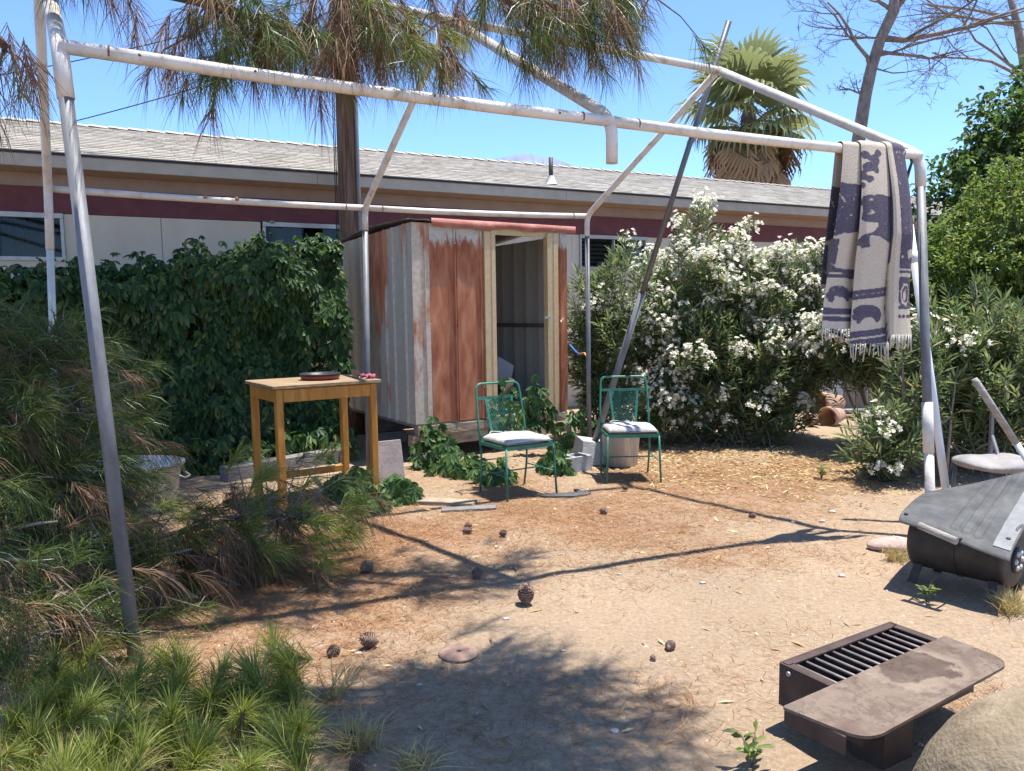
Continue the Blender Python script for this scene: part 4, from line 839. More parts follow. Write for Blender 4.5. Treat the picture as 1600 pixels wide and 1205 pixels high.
# ================================================================== BARREL GRILL + LINER SHEET
ba = Vector((.62, -.785, 0)).normalized(); bs = Vector((ba.y, -ba.x, 0))      # axis towards the camera right; bs to the left-front
bs = -Vector((-ba.y, ba.x, 0)); bcn = Vector((2.50, 4.15, .235)); BR, BL = .172, .50
bg_ = thing('barrel_grill', 'dark steel barrel grill on flat legs under a black plastic sheet', 'grill', (bcn.x, bcn.y, 0))
pr_ = [(.0, 0), (.10, 0), (BR - .012, .004), (BR, .014), (BR, .03), (BR - .005, .036), (BR - .005, BL - .036), (BR, BL - .03), (BR, BL - .014), (BR - .012, BL - .004), (.1, BL), (0, BL)]
MB().lathe(bcn - ba * BL / 2, pr_, 36, axis=tuple(ba), caps=(False, False)).build('barrel', 'barrel_steel', bg_)
MB().lathe(bcn, [(BR + .001, -.006), (BR + .003, 0), (BR + .001, .006)], 36, axis=tuple(ba), caps=(False, False)).build('seam_band', 'barrel_steel', bg_)
for sgn in (-1, 1):
    for sd in (-1, 1):
        p0 = bcn + ba * (sgn * .19) + bs * (sd * .13) - Vector((0, 0, .12)); p1 = bcn + ba * (sgn * .21) + bs * (sd * .17); p1.z = gzf(p1.x, p1.y) - .01; ax = (p1 - p0).normalized(); MB().box((p0 + p1) / 2, (.012, .045, (p1 - p0).length), (bs, ba, ax)).build('leg', 'barrel_steel', bg_)
hc = bcn + bs * -(BR + .035) + Vector((0, 0, .10)); hc = bcn + (-ba.cross(Vector((0, 0, 1)))) * 0
vL = Vector((-.785, -.62, 0)).normalized()       # side of the barrel seen from the camera
hc = bcn + vL * (BR * .9 + .03) + Vector((0, 0, .085)); hA, hB = P(1436, 821, 3.97), P(1495, 846, 3.80); hc = (hA + hB) / 2; MB().tube([hA, hB], .019, 12).build('wooden_handle', 'grey_wood', bg_)
for t in (.15, .85): MB().tube([mix(hA, hB, t), bcn + vL * (BR * .80) + ba * (t - .5) * .25 + Vector((0, 0, .09))], .006, 6).build('handle_bracket', 'barrel_steel', bg_)
ec = bcn + ba * (BL / 2 + .002); vt = MB().lathe(ec - Vector((0, 0, .02)), [(.07, 0), (.07, .008), (.0, .009)], 24, axis=tuple(ba), caps=(False, False)).build('air_vent', 'barrel_steel', bg_)
for k in range(6): an = k * math.pi / 3; MB().lathe(ec - Vector((0, 0, .02)) + bs * (.043 * math.cos(an)) + Vector((0, 0, .043 * math.sin(an))) + ba * .009, [(.015, 0), (.013, .008), (0, .009)], 10, axis=tuple(ba), caps=(False, False)).build('vent_knob', 'bucket_zinc', vt)
# the sheet: curved truck-bed liner
cL, cB, cR, cF = P(1404, 806, 4.12), P(1452, 768, 4.72), P(1660, 725, 4.45), P(1578, 866, 3.72)
n = 90; V_ = []; top_z = bcn.z + BR + .004
def sheet(u, v):     # u along front-left edge to right, v to the back
    p = (cL * (1 - u) + cF * u) * (1 - v) + (cB * (1 - u) + cR * u) * v
    z = p.z + .016 * math.sin(math.pi * min(1, v)) + .006 * math.sin(u * 5 + v * 3)
    w_ = Vector((p.x, p.y, 0)) - Vector((bcn.x, bcn.y, 0)); al = w_.dot(ba); ac = abs(w_.dot(Vector((-ba.y, ba.x, 0))))
    if abs(al) < BL / 2 + .03 and ac < BR: z = max(z, bcn.z + math.sqrt(BR * BR - ac * ac) + .014)
    for uc in (.50, .60, .70):
        if abs(u - uc) < .035 and .06 < v < .96: z += .010
    if v < .08: z -= .03 * ((.08 - v) / .08) ** 2
    return Vector((p.x, p.y, z))
for j in range(n + 1):
    for i in range(n + 1): V_.append(sheet(i / n, j / n))
V2 = [p - Vector((0, 0, .006)) for p in V_]; N1 = n + 1; Q = []
for j in range(n):
    for i in range(n): k = j * N1 + i; Q += [(k, k + 1, k + N1 + 1, k + N1), (k + N1 * N1, k + N1 * N1 + N1, k + N1 * N1 + N1 + 1, k + N1 * N1 + 1)]
for i in range(n):
    for a, b in ((i, i + 1), (n * N1 + i + 1, n * N1 + i), ((i + 1) * N1, i * N1), (i * N1 + n, (i + 1) * N1 + n)): Q.append((b, a, a + N1 * N1, b + N1 * N1))
minz = min(p.z for p in V_)
ls = thing('liner_sheet', 'curved dull black ribbed plastic liner sheet with pale strip on barrel grill', 'plastic sheet', (bcn.x, bcn.y, .42))
link('sheet_body', npmesh('sheet_body', np.array(V_ + V2) - np.array(OFF[ls.name]), np.array(Q)), 'liner', ls)
sv = [sheet(u, v) + Vector((0, 0, .004)) for v in np.linspace(.04, .97, 20) for u in (.84, .89, .94, .985)]
MB().add(sv, [(j * 4 + i, j * 4 + i + 1, j * 4 + i + 5, j * 4 + i + 4) for j in range(19) for i in range(3)]).build('tread_strip', 'diamond_plate', ls)
for u, v in ((.93, .12), (.92, .5), (.05, .07)): MB().lathe(sheet(u, v) + Vector((0, 0, .005)), [(.012, 0), (.01, .004), (0, .004)], 10, caps=(False, False)).build('rivet', 'black_plastic', ls)
# stool and pole behind it
q = Vector((XY(1560, 5.3) + .05, 5.3, 0)); st = thing('old_stool', 'worn grey padded stool with dark metal legs behind the barrel grill', 'stool', q, R(8), local=True)
n = 20; V, Q = [], []
for j in range(n + 1):
    for k in range(32):
        an = 2 * math.pi * k / 32; th = math.pi * j / n - math.pi / 2; c = abs(math.cos(th)) ** .5; e = 5
        rr = 1 / (abs(math.cos(an)) ** e + abs(math.sin(an)) ** e) ** (1 / e); V.append((math.cos(an) * rr * .25 * c, math.sin(an) * rr * .22 * c, .46 + .045 * math.sin(th) * (1 + .15 * math.sin(an * 3))))
for j in range(n):
    for k in range(32): Q.append((j * 32 + k, j * 32 + (k + 1) % 32, (j + 1) * 32 + (k + 1) % 32, (j + 1) * 32 + k))
link('seat', npmesh('seat', np.array(V), np.array(Q)), 'stool_vinyl', st, smooth=True)
for sx in (-1, 1):
    for sy in (-1, 1): MB().tube([(sx * .2, sy * .17, .425), (sx * .22, sy * .19, -.01)], .012, 8).build('leg', 'dark_pipe', st)
MB().box((.10, .2, .62), (.022, .022, .44)).build('back_post', 'dark_pipe', st); MB().tube([(-.02, -.17, .2), (.1, .19, .62)], .013, 8).build('brace', 'dark_pipe', st)
q0 = P(1700, 850, 4.75); q0.z = gzf(q0.x, q0.y) - .02; q1 = P(1522, 592, 5.05)
hp = thing('tool_handle', 'pale worn tool handle with white shaft leaning near the stool', 'handle', q0)
MB().tube([q0, mix(q0, q1, .62)], .020, 10).build('shaft', 'pvc_pipe', hp); MB().tube([mix(q0, q1, .62), mix(q0, q1, .98), q1], [.022, .023, .018], 10).build('grip', 'grey_wood', hp)

# ================================================================== SMALL THINGS ON THE GROUND
def pots(px, py, axis, L, r0, r1, label, kind='plant_pot'):
    q = onG(px, py); c = q + Vector((0, 0, max(r0, r1) - .005)); ax = Vector(axis).normalized()
    m = MB().lathe(c - ax * L / 2, [(r0 * .2, 0), (r0, 0), (r1, L * .82), (r1 * 1.12, L * .82), (r1 * 1.12, L), (r1 * .95, L), (r0 * .9, .02)], 24, axis=tuple(ax), caps=(False, False)); return single(kind, m, 'terracotta', label, 'pot', q, 'clay pots by the oleander')
pots(1293, 648, (-.9, -.5, .05), .48, .12, .17, 'large terracotta pot lying on its side on a pipe pile')
pots(1302, 664, (-.8, -.6, -.05), .30, .09, .13, 'smaller terracotta pot lying on the litter before the larger one')
pots(1270, 664, (-.9, -.4, 0), .2, .06, .08, 'tiny terracotta pot lying beside the smaller pot')
for k, (a_, b_, r_, lab, mt) in enumerate((((1260, 640), (1400, 632), .035, 'white plastic pipe length lying across the pot pile', 'pvc_pipe'), ((1255, 648), (1390, 648), .04, 'grey metal pipe length lying under the pots', 'grey_pipe'), ((1262, 655), (1345, 655), .02, 'rusty thin pipe length lying under the pots', 'rust'))):
    p0, p1 = onG(*a_), onG(*b_); p0.z = r_ + .0; p1.z = r_ + .02; single('pipe_length', MB().tube([p0, p1], r_, 10), mt, lab, 'pipe', p0, 'pipes by the oleander')
def conemesh(sz, dark=False):
    m = MB(); H = .125 * sz; rb = .034 * sz; prof = [(.006, 0), (rb * .7, H * .12), (rb * .75, H * .35), (rb * .55, H * .65), (rb * .25, H * .9), (.003, H)]; m.lathe((0, 0, 0), prof, 12)
    rows = 8
    for r_ in range(rows):
        t = (r_ + .5) / rows; R_ = rb * (1.28 * math.sin(math.pi * (.16 + .78 * t)) ** .8); cnt = 10 if r_ < 6 else 6
        for k in range(cnt):
            an = 2 * math.pi * (k + .5 * (r_ % 2)) / cnt; d = Vector((math.cos(an), math.sin(an), 0)); s = Vector((-d.y, d.x, 0)); z = H * (.06 + .86 * t); wv = R_ * .36
            p = d * R_ * .45 + Vector((0, 0, z)); tp = d * R_ * 1.02 + Vector((0, 0, z + H * .09)); m.add([p - s * wv * .5, p + s * wv * .5, tp + s * wv, tp + d * .004 * sz + Vector((0, 0, -.006 * sz)), tp - s * wv], [(0, 1, 2, 3, 4)]); m.add([tp + s * wv, tp - s * wv, tp - s * wv * .8 - d * .002 + Vector((0, 0, -.009 * sz)), tp + s * wv * .8 - d * .002 + Vector((0, 0, -.009 * sz))], [(0, 1, 2, 3)])
    me = m.mesh('pine_cone'); me.materials.append(MATS['cone']); return me
cm = [conemesh(1.0), conemesh(1.0), conemesh(.9)]
def cone(px, py, sz, tilt, rz, label='brown open pine cone lying on its side on the dirt'):
    q = onG(px, py); o = bpy.data.objects.new('pine_cone', random.choice(cm)); COL.objects.link(o); sz *= .68 if tilt > .2 else .95; o.scale = (sz,) * 3; o.rotation_euler = (tilt, 0, rz); o.location = (q.x, q.y, q.z + (.034 * sz * math.sin(tilt) if tilt > .1 else -.004)); tag(o, label, 'pine cone', 'fallen pine cones')
cone(822, 944, 1.02, R(6), 0, 'large brown pine cone standing upright on the canopy shadow line')
CL = {(1044, 1017): 'lone pine cone on bare sand between rusty disc and park grill', (949, 807): 'pine cone on the dirt between the two green chairs', (980, 767): 'pine cone just in front of the right chair shadow', (738, 826): 'smaller of the pine cones by the thin planks', (780, 840): 'pine cone on open needles nearest the turned chair', (722, 835): 'larger of the pine cones by the thin planks', (745, 897): 'pine cone on the shadow line of the canopy rafter', (566, 897): 'pine cone at the tip of the low pine bough',
      (592, 1010): 'biggest grey brown pine cone left of the rusty disc', (530, 1018): 'pine cone between young pine and the biggest cone', (544, 1152): 'pine cone behind the dry straw by the young pine', (1181, 809): 'pine cone lying on the gable shadow line before the oleander', (1025, 1032): 'tiny pine cone beside the lone cone on bare sand'}
for px, py, sz, tl in ((1044, 1017, .75, 85), (949, 807, .85, 80), (980, 767, .8, 50), (738, 826, .8, 85), (780, 840, .8, 75), (722, 835, .9, 88), (745, 897, 1.05, 80), (566, 897, 1.15, 80), (592, 1010, 1.15, 70), (530, 1018, 1.0, 85), (544, 1152, 1.05, 80), (1181, 809, .7, 85), (1025, 1032, .4, 80)):
    cone(px, py, sz, R(tl), random.uniform(0, 6.28), CL[(px, py)])
cone(548, 1195, .9, R(85), 1.0, 'pine cone in front of the dry straw by the young pine')
q = onG(717, 1020); q.z += .004; dm = thing('rust_disc', 'flat round rusty metal disc with a centre hole on the dirt', 'disc', q)
MB().lathe(q, [(.012, .002), (.012, .014), (.088, .012), (.094, .008), (.094, 0), (.012, .0)], 36, caps=(False, False)).build('plate', 'rust_disc', dm); MB().lathe(q, [(.012, .0135), (.0, .0135)], 12, caps=(False, False)).build('hole', 'ash_black', dm)
def rock(px, py, r, sx, label, mat='stone', name='stone', cat='stone'):
    q = onG(px, py); r *= .62 if r < .05 else 1; n1, n2 = 14, 9; vs = []; sd = random.random() * 50
    for j in range(n2 + 1):
        th = math.pi * j / n2
        for k in range(n1): an = 2 * math.pi * k / n1; rr = r * (1 + .35 * (float(vnoise(math.cos(an) * 2 + sd, math.sin(an) * 2 + th * 1.5, 4)) - .5)); vs.append(q + Vector((math.cos(an) * math.sin(th) * rr * sx, math.sin(an) * math.sin(th) * rr, -math.cos(th) * rr * .55 + r * .3)))
    m = MB().add(vs, [(j * n1 + k, j * n1 + (k + 1) % n1, (j + 1) * n1 + (k + 1) % n1, (j + 1) * n1 + k) for j in range(n2) for k in range(n1)], True); return single(name, m, mat, label, cat, q, 'loose stones on the dirt')
rock(961, 1138, .024, 1.2, 'pale oval stone lying in the pine shadow')
for px, py, r in ((1098, 912, .022), (968, 898, .016), (1020, 1030, .014), (880, 1018, .015), (1315, 905, .03), (1285, 815, .03), (790, 967, .02), (1300, 800, .035), (1240, 817, .03), (560, 1020, .02), (655, 1068, .015)): rock(px, py, r, random.uniform(1, 1.6), 'small angular grey stone lying on the bare dirt')
rock(1400, 858, .085, 2.2, 'long pinkish stone beside the barrel grill and dry grass', 'pink_stone')
def board(px0, py0, px1, py1, wd, th, label, mat='timber', z=0.0):
    a, b = onG(px0, py0), onG(px1, py1); a.z += th / 2 + z; b.z += th / 2 + z; ax = (b - a).normalized(); sd = ax.cross(Vector((0, 0, 1))).normalized(); c = (a + b) / 2
    m = MB().bbox(c, (wd, th, (b - a).length), (sd, ax.cross(sd), ax), .004); q = Vector((c.x, c.y, 0)); return single('plank', m, mat, label, 'plank', q, 'planks on the ground')
board(632, 783, 742, 790, .14, .03, 'weathered plank lying on the dirt left of the turned chair')
board(690, 800, 775, 797, .10, .02, 'dark thin plank on the dirt in front of creeper', 'grey_timber')
board(350, 752, 545, 716, .16, .14, 'grey squared beam lying on the ground behind the table', 'grey_timber')
q = onG(880, 776); m = MB(); pts = [(-.20, -.06), (-.1, -.10), (.08, -.10), (.2, -.04), (.24, .03), (.19, .05), (.14, .15), (.1, .16), (.13, .04), (-.05, .02), (-.18, .0)]
m.prism([(q.x + x, q.y + y) for x, y in pts], q.z + .004, q.z + .022); single('rubber_scrap', m, 'liner', 'flat dark grey rubber scrap on the dirt by the turned chair', 'scrap', q)
q = onG(612, 756); m = MB(); ax = Vector((.85, .5, 0)).normalized(); lz = Vector((-.12, .2, 1)).normalized(); m.bbox(q + lz * .19, (.27, .03, .42), (ax, lz.cross(ax), lz), .008); single('stone_slab', m, 'slab', 'pinkish grey slab leaning upright beside the table leg', 'slab', q)
q = Vector((XY(190, 6.15), 6.15, 0)); tubo = thing('wash_tub', 'oval galvanized wash tub behind the pine boughs', 'tub', q)
m = MB(); vs = []; n = 40
for rr, z in ((.30, .0), (.36, .36), (.385, .37), (.385, .395), (.36, .395), (.30, .03)):
    for k in range(n): an = 2 * math.pi * k / n; vs.append(q + Vector((math.cos(an) * rr * 1.1, math.sin(an) * rr * .8, z + gzf(q.x, q.y))))
m.add(vs, [(i * n + k, i * n + (k + 1) % n, (i + 1) * n + (k + 1) % n, (i + 1) * n + k) for i in range(5) for k in range(n)] + [tuple(5 * n + k for k in range(n))], True); m.build('tub_body', 'tub_zinc', tubo)
for sx in (-1, 1): MB().tube([q + Vector((sx * .40, -.07, .30)), q + Vector((sx * .455, -.05, .27)), q + Vector((sx * .455, .05, .27)), q + Vector((sx * .40, .07, .30))], .008, 6).build('handle', 'tub_zinc', tubo)
p0 = SP(2.02, -.02, 1.17); p1 = FR + (fFR - FR) * .58; pts = [p0, mix(p0, p1, .4) - Vector((0, 0, .03)), mix(p0, p1, .55) - Vector((0, 0, .02))]; hs = thing('rope_tie', 'short blue and orange cord tied between shed and canopy leg', 'cord', p0)
MB().tube(pts, .012, 8).build('blue_length', 'blue_hose', hs); MB().tube([pts[-1], mix(p0, p1, .8) + Vector((0, 0, .03)), p1], .012, 8).build('orange_length', 'orange_hose', hs)

# ================================================================== BACKGROUND FENCE behind the right shrubs
fb = thing('board_fence', 'weathered tan board fence behind the right hand shrubs', 'fence', (8.5, 12.5, 0))
fm = {}
for mt in ('fence_board', 'red_board', 'white_sheet'):
    me_ = MB().bbox((0, 0, .75), (.19, .022, 1.5)).mesh('board'); me_.materials.append(MATS[mt]); fm[mt] = me_
for k in range(38):
    o = bpy.data.objects.new('board', fm[random.choice(['fence_board'] * 6 + ['red_board', 'white_sheet'])]); COL.objects.link(o); o.parent = fb; o.location = (-4.2 + k * .2, -.6 + k * .02 + random.uniform(-.004, .004), random.uniform(-.03, .03)); o.rotation_euler = (0, random.uniform(-.008, .008), .1)
for z in (.4, 1.2): MB().box((8.5 - .4, 12.5 - .2, z), (7.6, .04, .08), (Vector((1, .1, 0)).normalized(), Vector((-.1, 1, 0)).normalized(), Vector((0, 0, 1)))).build('rail', 'fence_board', fb)

# ================================================================== VINE HEDGE
h0 = Vector((-1.95, 8.72, 0)); hedge = thing('vine_hedge', 'dense dark green creeper hedge left of the shed', 'hedge', h0 - HV * 2)
hl = 5.2
def hedge_top(s): return 2.18 - .07 * s + .30 * (vnoise(s * 1.1, 2.0, 12) - .5) + .16 * (vnoise(s * 4, 5.0, 13) - .5)
N = 9500; s = rng.uniform(-.05, hl, N); zz = rng.uniform(.02, 1, N) ** .92 * hedge_top(s); bul = .55 * (vnoise(s * 1.3, zz * 1.5, 14) - .5) + .20 * (vnoise(s * 5, zz * 5, 15) - .5)
dep = bul - .06 + np.abs(rng.normal(size=N)) * .10; hv = np.array(HV); hb = np.array(HB)
keep = vnoise(s * 3.3, zz * 3.3, 16) + .35 * rng.random(N) > .42; s, zz, dep = s[keep], zz[keep], dep[keep]; N = len(s)
pos = np.array(h0) - hv * s[:, None] + hb * dep[:, None] + np.array([0, 0, 1.]) * zz[:, None]
out = nrm(-hb + rng.normal(size=(N, 3)) * .42 + np.array([0, 0, .35]))
p1 = palmate(pos, out, rng.uniform(.07, .125, N)[:, None] * np.ones((1,)).reshape(1, 1) if False else rng.uniform(.06, .145, N))
n2 = 2600; s2 = rng.uniform(-.05, hl, n2); pos2 = np.array(h0) - hv * s2[:, None] + hb * rng.uniform(-.05, .5, n2)[:, None] + np.array([0, 0, 1.]) * (hedge_top(s2) + rng.normal(size=n2) * .09)[:, None]
p2 = palmate(pos2, nrm(np.array([0, 0, 1.]) + rng.normal(size=(n2, 3)) * .5 - hb * .4), rng.uniform(.06, .11, n2))
n3 = 3200; s3 = rng.uniform(0, hl, n3); pos3 = np.array(h0) - hv * s3[:, None] + hb * rng.uniform(.25, .5, n3)[:, None] + np.array([0, 0, 1.]) * (rng.random(n3) * hedge_top(s3))[:, None]
p3 = palmate(pos3, nrm(-hb + rng.normal(size=(n3, 3)) * .5), rng.uniform(.08, .13, n3))
n4 = 1500; s4 = rng.uniform(0, hl, n4); pos4 = np.array(h0) - hv * s4[:, None] - hb * (rng.random(n4) ** 1.6 * .65)[:, None] + np.array([0, 0, 1.]) * (.03 + rng.random(n4) ** 2 * .32)[:, None]
p4 = palmate(pos4, nrm(-hb * .5 + rng.normal(size=(n4, 3)) * .5 + np.array([0, 0, .8])), rng.uniform(.07, .13, n4))
fol('foliage', [p1, p2, p3, p4], 'creeper_leaf', hedge)
for k in range(16):
    s_ = hl * (k + .5) / 16 + random.uniform(-.1, .1); b_ = h0 - HV * s_ + HB * .28; pts = [b_ + HV * random.uniform(-.15, .15) * i / 4 + HB * random.uniform(-.06, .06) + Vector((0, 0, 1.9 * i / 5)) for i in range(6)]
    MB().tube(pts, [.018, .016, .013, .011, .008, .005], 6).build('stem', 'bark', hedge)
# creeper clumps round the shed and table
def creeper(label, cx, cy, rx, ry, z0, z1, n, out=(0.2, -1, .6), size=(.075, .135)):
    base = Vector((cx, cy, z0 if z0 > .1 else 0)); cr = thing('creeper_plant', label, 'plant', base, group='creeper plants by the shed')
    th = rng.uniform(0, 6.28, n); rr = np.sqrt(rng.random(n)); pos = np.stack([cx + rx * rr * np.cos(th), cy + ry * rr * np.sin(th), z0 + (z1 - z0) * rng.random(n) * (1.05 - .65 * rr) + .03], 1)
    o = nrm(np.array(out) + rng.normal(size=(n, 3)) * .55 + .7 * np.stack([np.cos(th) * rr, np.sin(th) * rr, 0 * th], 1))
    fol('foliage', [palmate(pos, o, rng.uniform(size[0], size[1], n), droop=.25)], 'creeper_light', cr)
    for k in range(7):
        q = pos[rng.integers(n)]; MB().tube([base + Vector((random.uniform(-.05, .05), random.uniform(-.05, .05), 0)), (base + Vector(q)) / 2 + Vector((0, 0, .06)), Vector(q)], [.007, .005, .003], 5).build('stem', 'grey_twig', cr)
def cp(px, Y): return XY(px, Y), Y
creeper('leafy creeper climbing the rust panel corner of shed base', *cp(672, 7.65), .22, .10, 0, .58, 75)
creeper('low creeper spreading in front of the lower timber', *cp(715, 7.3), .30, .24, 0, .24, 85)
creeper('creeper clump left of the right table leg', *cp(545, 6.45), .24, .18, 0, .30, 75)
creeper('creeper spilling along the ground right of the table leg', *cp(618, 6.35), .16, .2, 0, .26, 55)
creeper('low creeper sprig on the dirt in front of the table', *cp(560, 6.0), .2, .12, 0, .16, 34)
creeper('creeper clump growing up the doorway of the shed', *cp(838, 8.3), .16, .08, .3, .95, 60)
creeper('creeper clump at the right shed corner by canopy leg', *cp(903, 8.35), .30, .18, 0, .62, 80)
creeper('creeper tendril over the back of the turned chair', *cp(786, 6.78), .16, .06, .5, 1.02, 44, size=(.045, .075))
creeper('creeper growing through the legs of the turned chair', *cp(770, 6.95), .2, .16, 0, .3, 40)
creeper('creeper sprig beside the cinder block', *cp(868, 7.35), .16, .12, 0, .3, 40)

# ================================================================== OLEANDERS AND SHRUBS
def ell_surface(n, bias=.35):
    d = rdir(n); r_ = rng.random(n) ** bias; return d, r_
def oleander(label, lobes, base, nstem, per, flowers, group, flow_bias=0.0, leafL=(.10, .175)):
    """lobes: list of (cx,cy,cz,rx,ry,rz,ntwig)"""
    ol = thing('oleander_bush', label, 'bush', base, group=group); tips, dirs = [], []
    for cx, cy, cz, rx, ry, rz, n in lobes:
        d, r_ = ell_surface(n); p = np.array([cx, cy, cz]) + d * r_[:, None] * np.array([rx, ry, rz]); rough_ = .14 * (vnoise(p[:, 0] * 3 + 9, p[:, 2] * 3, 17) - .5)
        p = p + d * rough_[:, None] * 2; tips.append(p); dirs.append(nrm(d * np.array([.9, .9, .6]) + np.array([0, 0, .75]) + rng.normal(size=(n, 3)) * .28))
    tips = np.concatenate(tips); dirs = np.concatenate(dirs); ok = tips[:, 2] > .12; tips, dirs = tips[ok], dirs[ok]; n = len(tips)
    nw = 7; P_, D_ = [], []
    for k in range(nw):
        t = k / (nw - 1); c = tips - dirs * (1 - t) * .26; ph = rng.uniform(0, 6.28, n); a0 = nrm(np.cross(dirs, rdir(n))); b0 = np.cross(dirs, a0); sp = np.radians(68 - 42 * t + rng.normal(size=n) * 8)[:, None]
        for j in range(3):
            e = ph + j * 2.094; o_ = a0 * np.cos(e)[:, None] + b0 * np.sin(e)[:, None]; P_.append(c); D_.append(nrm(dirs * np.cos(sp) + o_ * np.sin(sp)))
    P_ = np.concatenate(P_); D_ = np.concatenate(D_); L = rng.uniform(*leafL, len(P_))
    fol('foliage', [leaves4(P_, D_, L, L * .165, fold=.2, droop=.10)], 'oleander_leaf', ol)
    m = MB(); b = Vector(base)
    for k in range(nstem):
        q = Vector(tips[rng.integers(n)]); s0 = b + Vector((random.gauss(0, .18), random.gauss(0, .12), 0)); s0.z = gzf(s0.x, s0.y) - .02; md = s0.lerp(q, .5) + Vector((0, 0, .15 * (q - s0).length))
        MB().tube([s0, s0.lerp(md, .6), md, md.lerp(q, .6), q], [.017, .014, .011, .008, .004], 6).build('stem', 'twig_bark', ol)
    for k in range(n):
        if k % 4 == 0: q = Vector(tips[k]); d = Vector(dirs[k]); m.tube([q - d * .5 - Vector((0, 0, .08)), q - d * .22, q], [.006, .005, .003], 4)
    tag(m.build('twigs', 'grey_twig', ol), kind='stuff')
    if flowers:
        sc = (tips[:, 2] * .35 - tips[:, 1] * .45 + rng.normal(size=n) * .3 + 1.3 * vnoise(tips[:, 0] * 2.4 + tips[:, 1], tips[:, 2] * 2.4, 33)); pick = np.argsort(-sc)[:flowers]; fp, fd, fl = [], [], []
        for k in pick:
            c = tips[k] + dirs[k] * .06; cnt = rng.integers(7, 18)
            fc = c + rng.normal(size=(cnt, 3)) * np.array([.058, .058, .045]); fn = nrm(fc - c + dirs[k] * .05 + np.array([0, -.02, .02])); a0 = nrm(np.cross(fn, rdir(cnt))); b0 = np.cross(fn, a0)
            for j in range(5):
                e = j * 1.2566; o_ = a0 * math.cos(e) + b0 * math.sin(e); fp.append(fc); fd.append(nrm(o_ + fn * .35))
        fp = np.concatenate(fp); fd = np.concatenate(fd); fol('flowers', [leaves6(fp, fd, rng.uniform(.028, .040, len(fp)), .029, droop=.05, fold=.08)], 'oleander_flower', ol)['kind'] = 'stuff'
    return ol
oy = 9.35
oleander('large oleander bush covered in white flowers right of the shed', [(XY(1000, oy), oy, 1.25, .80, .7, 1.15, 330), (XY(1110, oy), oy, 1.5, .85, .75, 1.28, 470), (XY(1210, oy - .1), oy - .1, 1.3, .85, .75, 1.15, 420), (XY(935, 9.4), 9.4, 1.1, .5, .42, 1.1, 220), (XY(1195, 8.7), 8.7, .75, .45, .45, .72, 170), (XY(1110, 8.9), 8.9, .95, .7, .5, .85, 240), (XY(1060, 8.85), 8.85, .48, .6, .35, .42, 120), (XY(1160, 8.75), 8.75, .42, .6, .32, .36, 120)], (XY(1110, oy), oy, 0), 30, 0, 360, 'oleander bushes')
oleander('sprawling white flowering oleander behind the hanging blanket', [(XY(1345, 8.3), 8.3, 1.28, .62, .5, .42, 150), (XY(1420, 8.6), 8.6, 1.35, .5, .5, .85, 160), (XY(1300, 8.9), 8.9, 1.35, .5, .5, .9, 150)], (XY(1390, 8.5), 8.5, 0), 14, 0, 120, 'oleander bushes')
oleander('dark leggy oleander between canopy leg and pot pile', [(XY(1400, 6.75), 6.85, .46, .30, .36, .36, 58), (XY(1440, 7.0), 7.0, .8, .32, .4, .55, 55)], (XY(1420, 7.0), 7.0, 0), 14, 0, 7, 'oleander bushes')
oleander('dark narrow leaved bush under the bright shrub at right', [(XY(1510, 7.2), 7.2, 1.0, .55, .5, .85, 190), (XY(1590, 7.0), 7.0, .9, .6, .5, .8, 170)], (XY(1540, 7.2), 7.2, 0), 18, 0, 6, 'oleander bushes')
def leafy(name, label, cat, base, lobes, mat, L, wr, trunk_pts, trunk_r, per=16, tw=.32, limb=14, group=None, bark='bark', gap=.38):
    t = thing(name, label, cat, base, group=group); Ps, Ds, tips = [], [], []
    for cx, cy, cz, rx, ry, rz, n in lobes:
        d, r_ = ell_surface(n, .3); p = np.array([cx, cy, cz]) + d * r_[:, None] * np.array([rx, ry, rz]); p += d * (.5 * (vnoise(p[:, 0] * 2.2 + 3, p[:, 2] * 2.2 + p[:, 1], 19) - .5))[:, None]
        keep = (vnoise(p[:, 0] * 2.6, p[:, 2] * 2.6 + p[:, 1] * 1.3, 18) + .4 * rng.random(len(p)) > gap) & (p[:, 2] > .1); p = p[keep]; d = d[keep]; dd = nrm(d + rng.normal(size=p.shape) * .55 + np.array([0, 0, .25])); tips.append(p)
        for k in range(per):
            tt_ = rng.random(len(p))[:, None]; c = p - dd * tt_ * tw + rng.normal(size=p.shape) * .012; Ps.append(c); Ds.append(nrm(dd * .6 + rdir(len(p))))
    Ps = np.concatenate(Ps); Ds = np.concatenate(Ds); tips = np.concatenate(tips); l_ = rng.uniform(L * .7, L * 1.2, len(Ps)); fol('crown', [leaves6(Ps, Ds, l_, l_ * wr, droop=.2)], mat, t)
    MB().tube(trunk_pts, trunk_r, 10).build('trunk', bark, t); top = Vector(trunk_pts[-1])
    for k in range(limb):
        q = Vector(tips[rng.integers(len(tips))]); s0 = Vector(trunk_pts[-2]).lerp(top, random.random()); md = s0.lerp(q, .5) + Vector((random.gauss(0, .08), random.gauss(0, .08), .12)); MB().tube([s0, md, q], [trunk_r[-1] * .7, trunk_r[-1] * .4, .004], 6).build('limb', bark, t)
    return t
bx = XY(1560, 7.9)
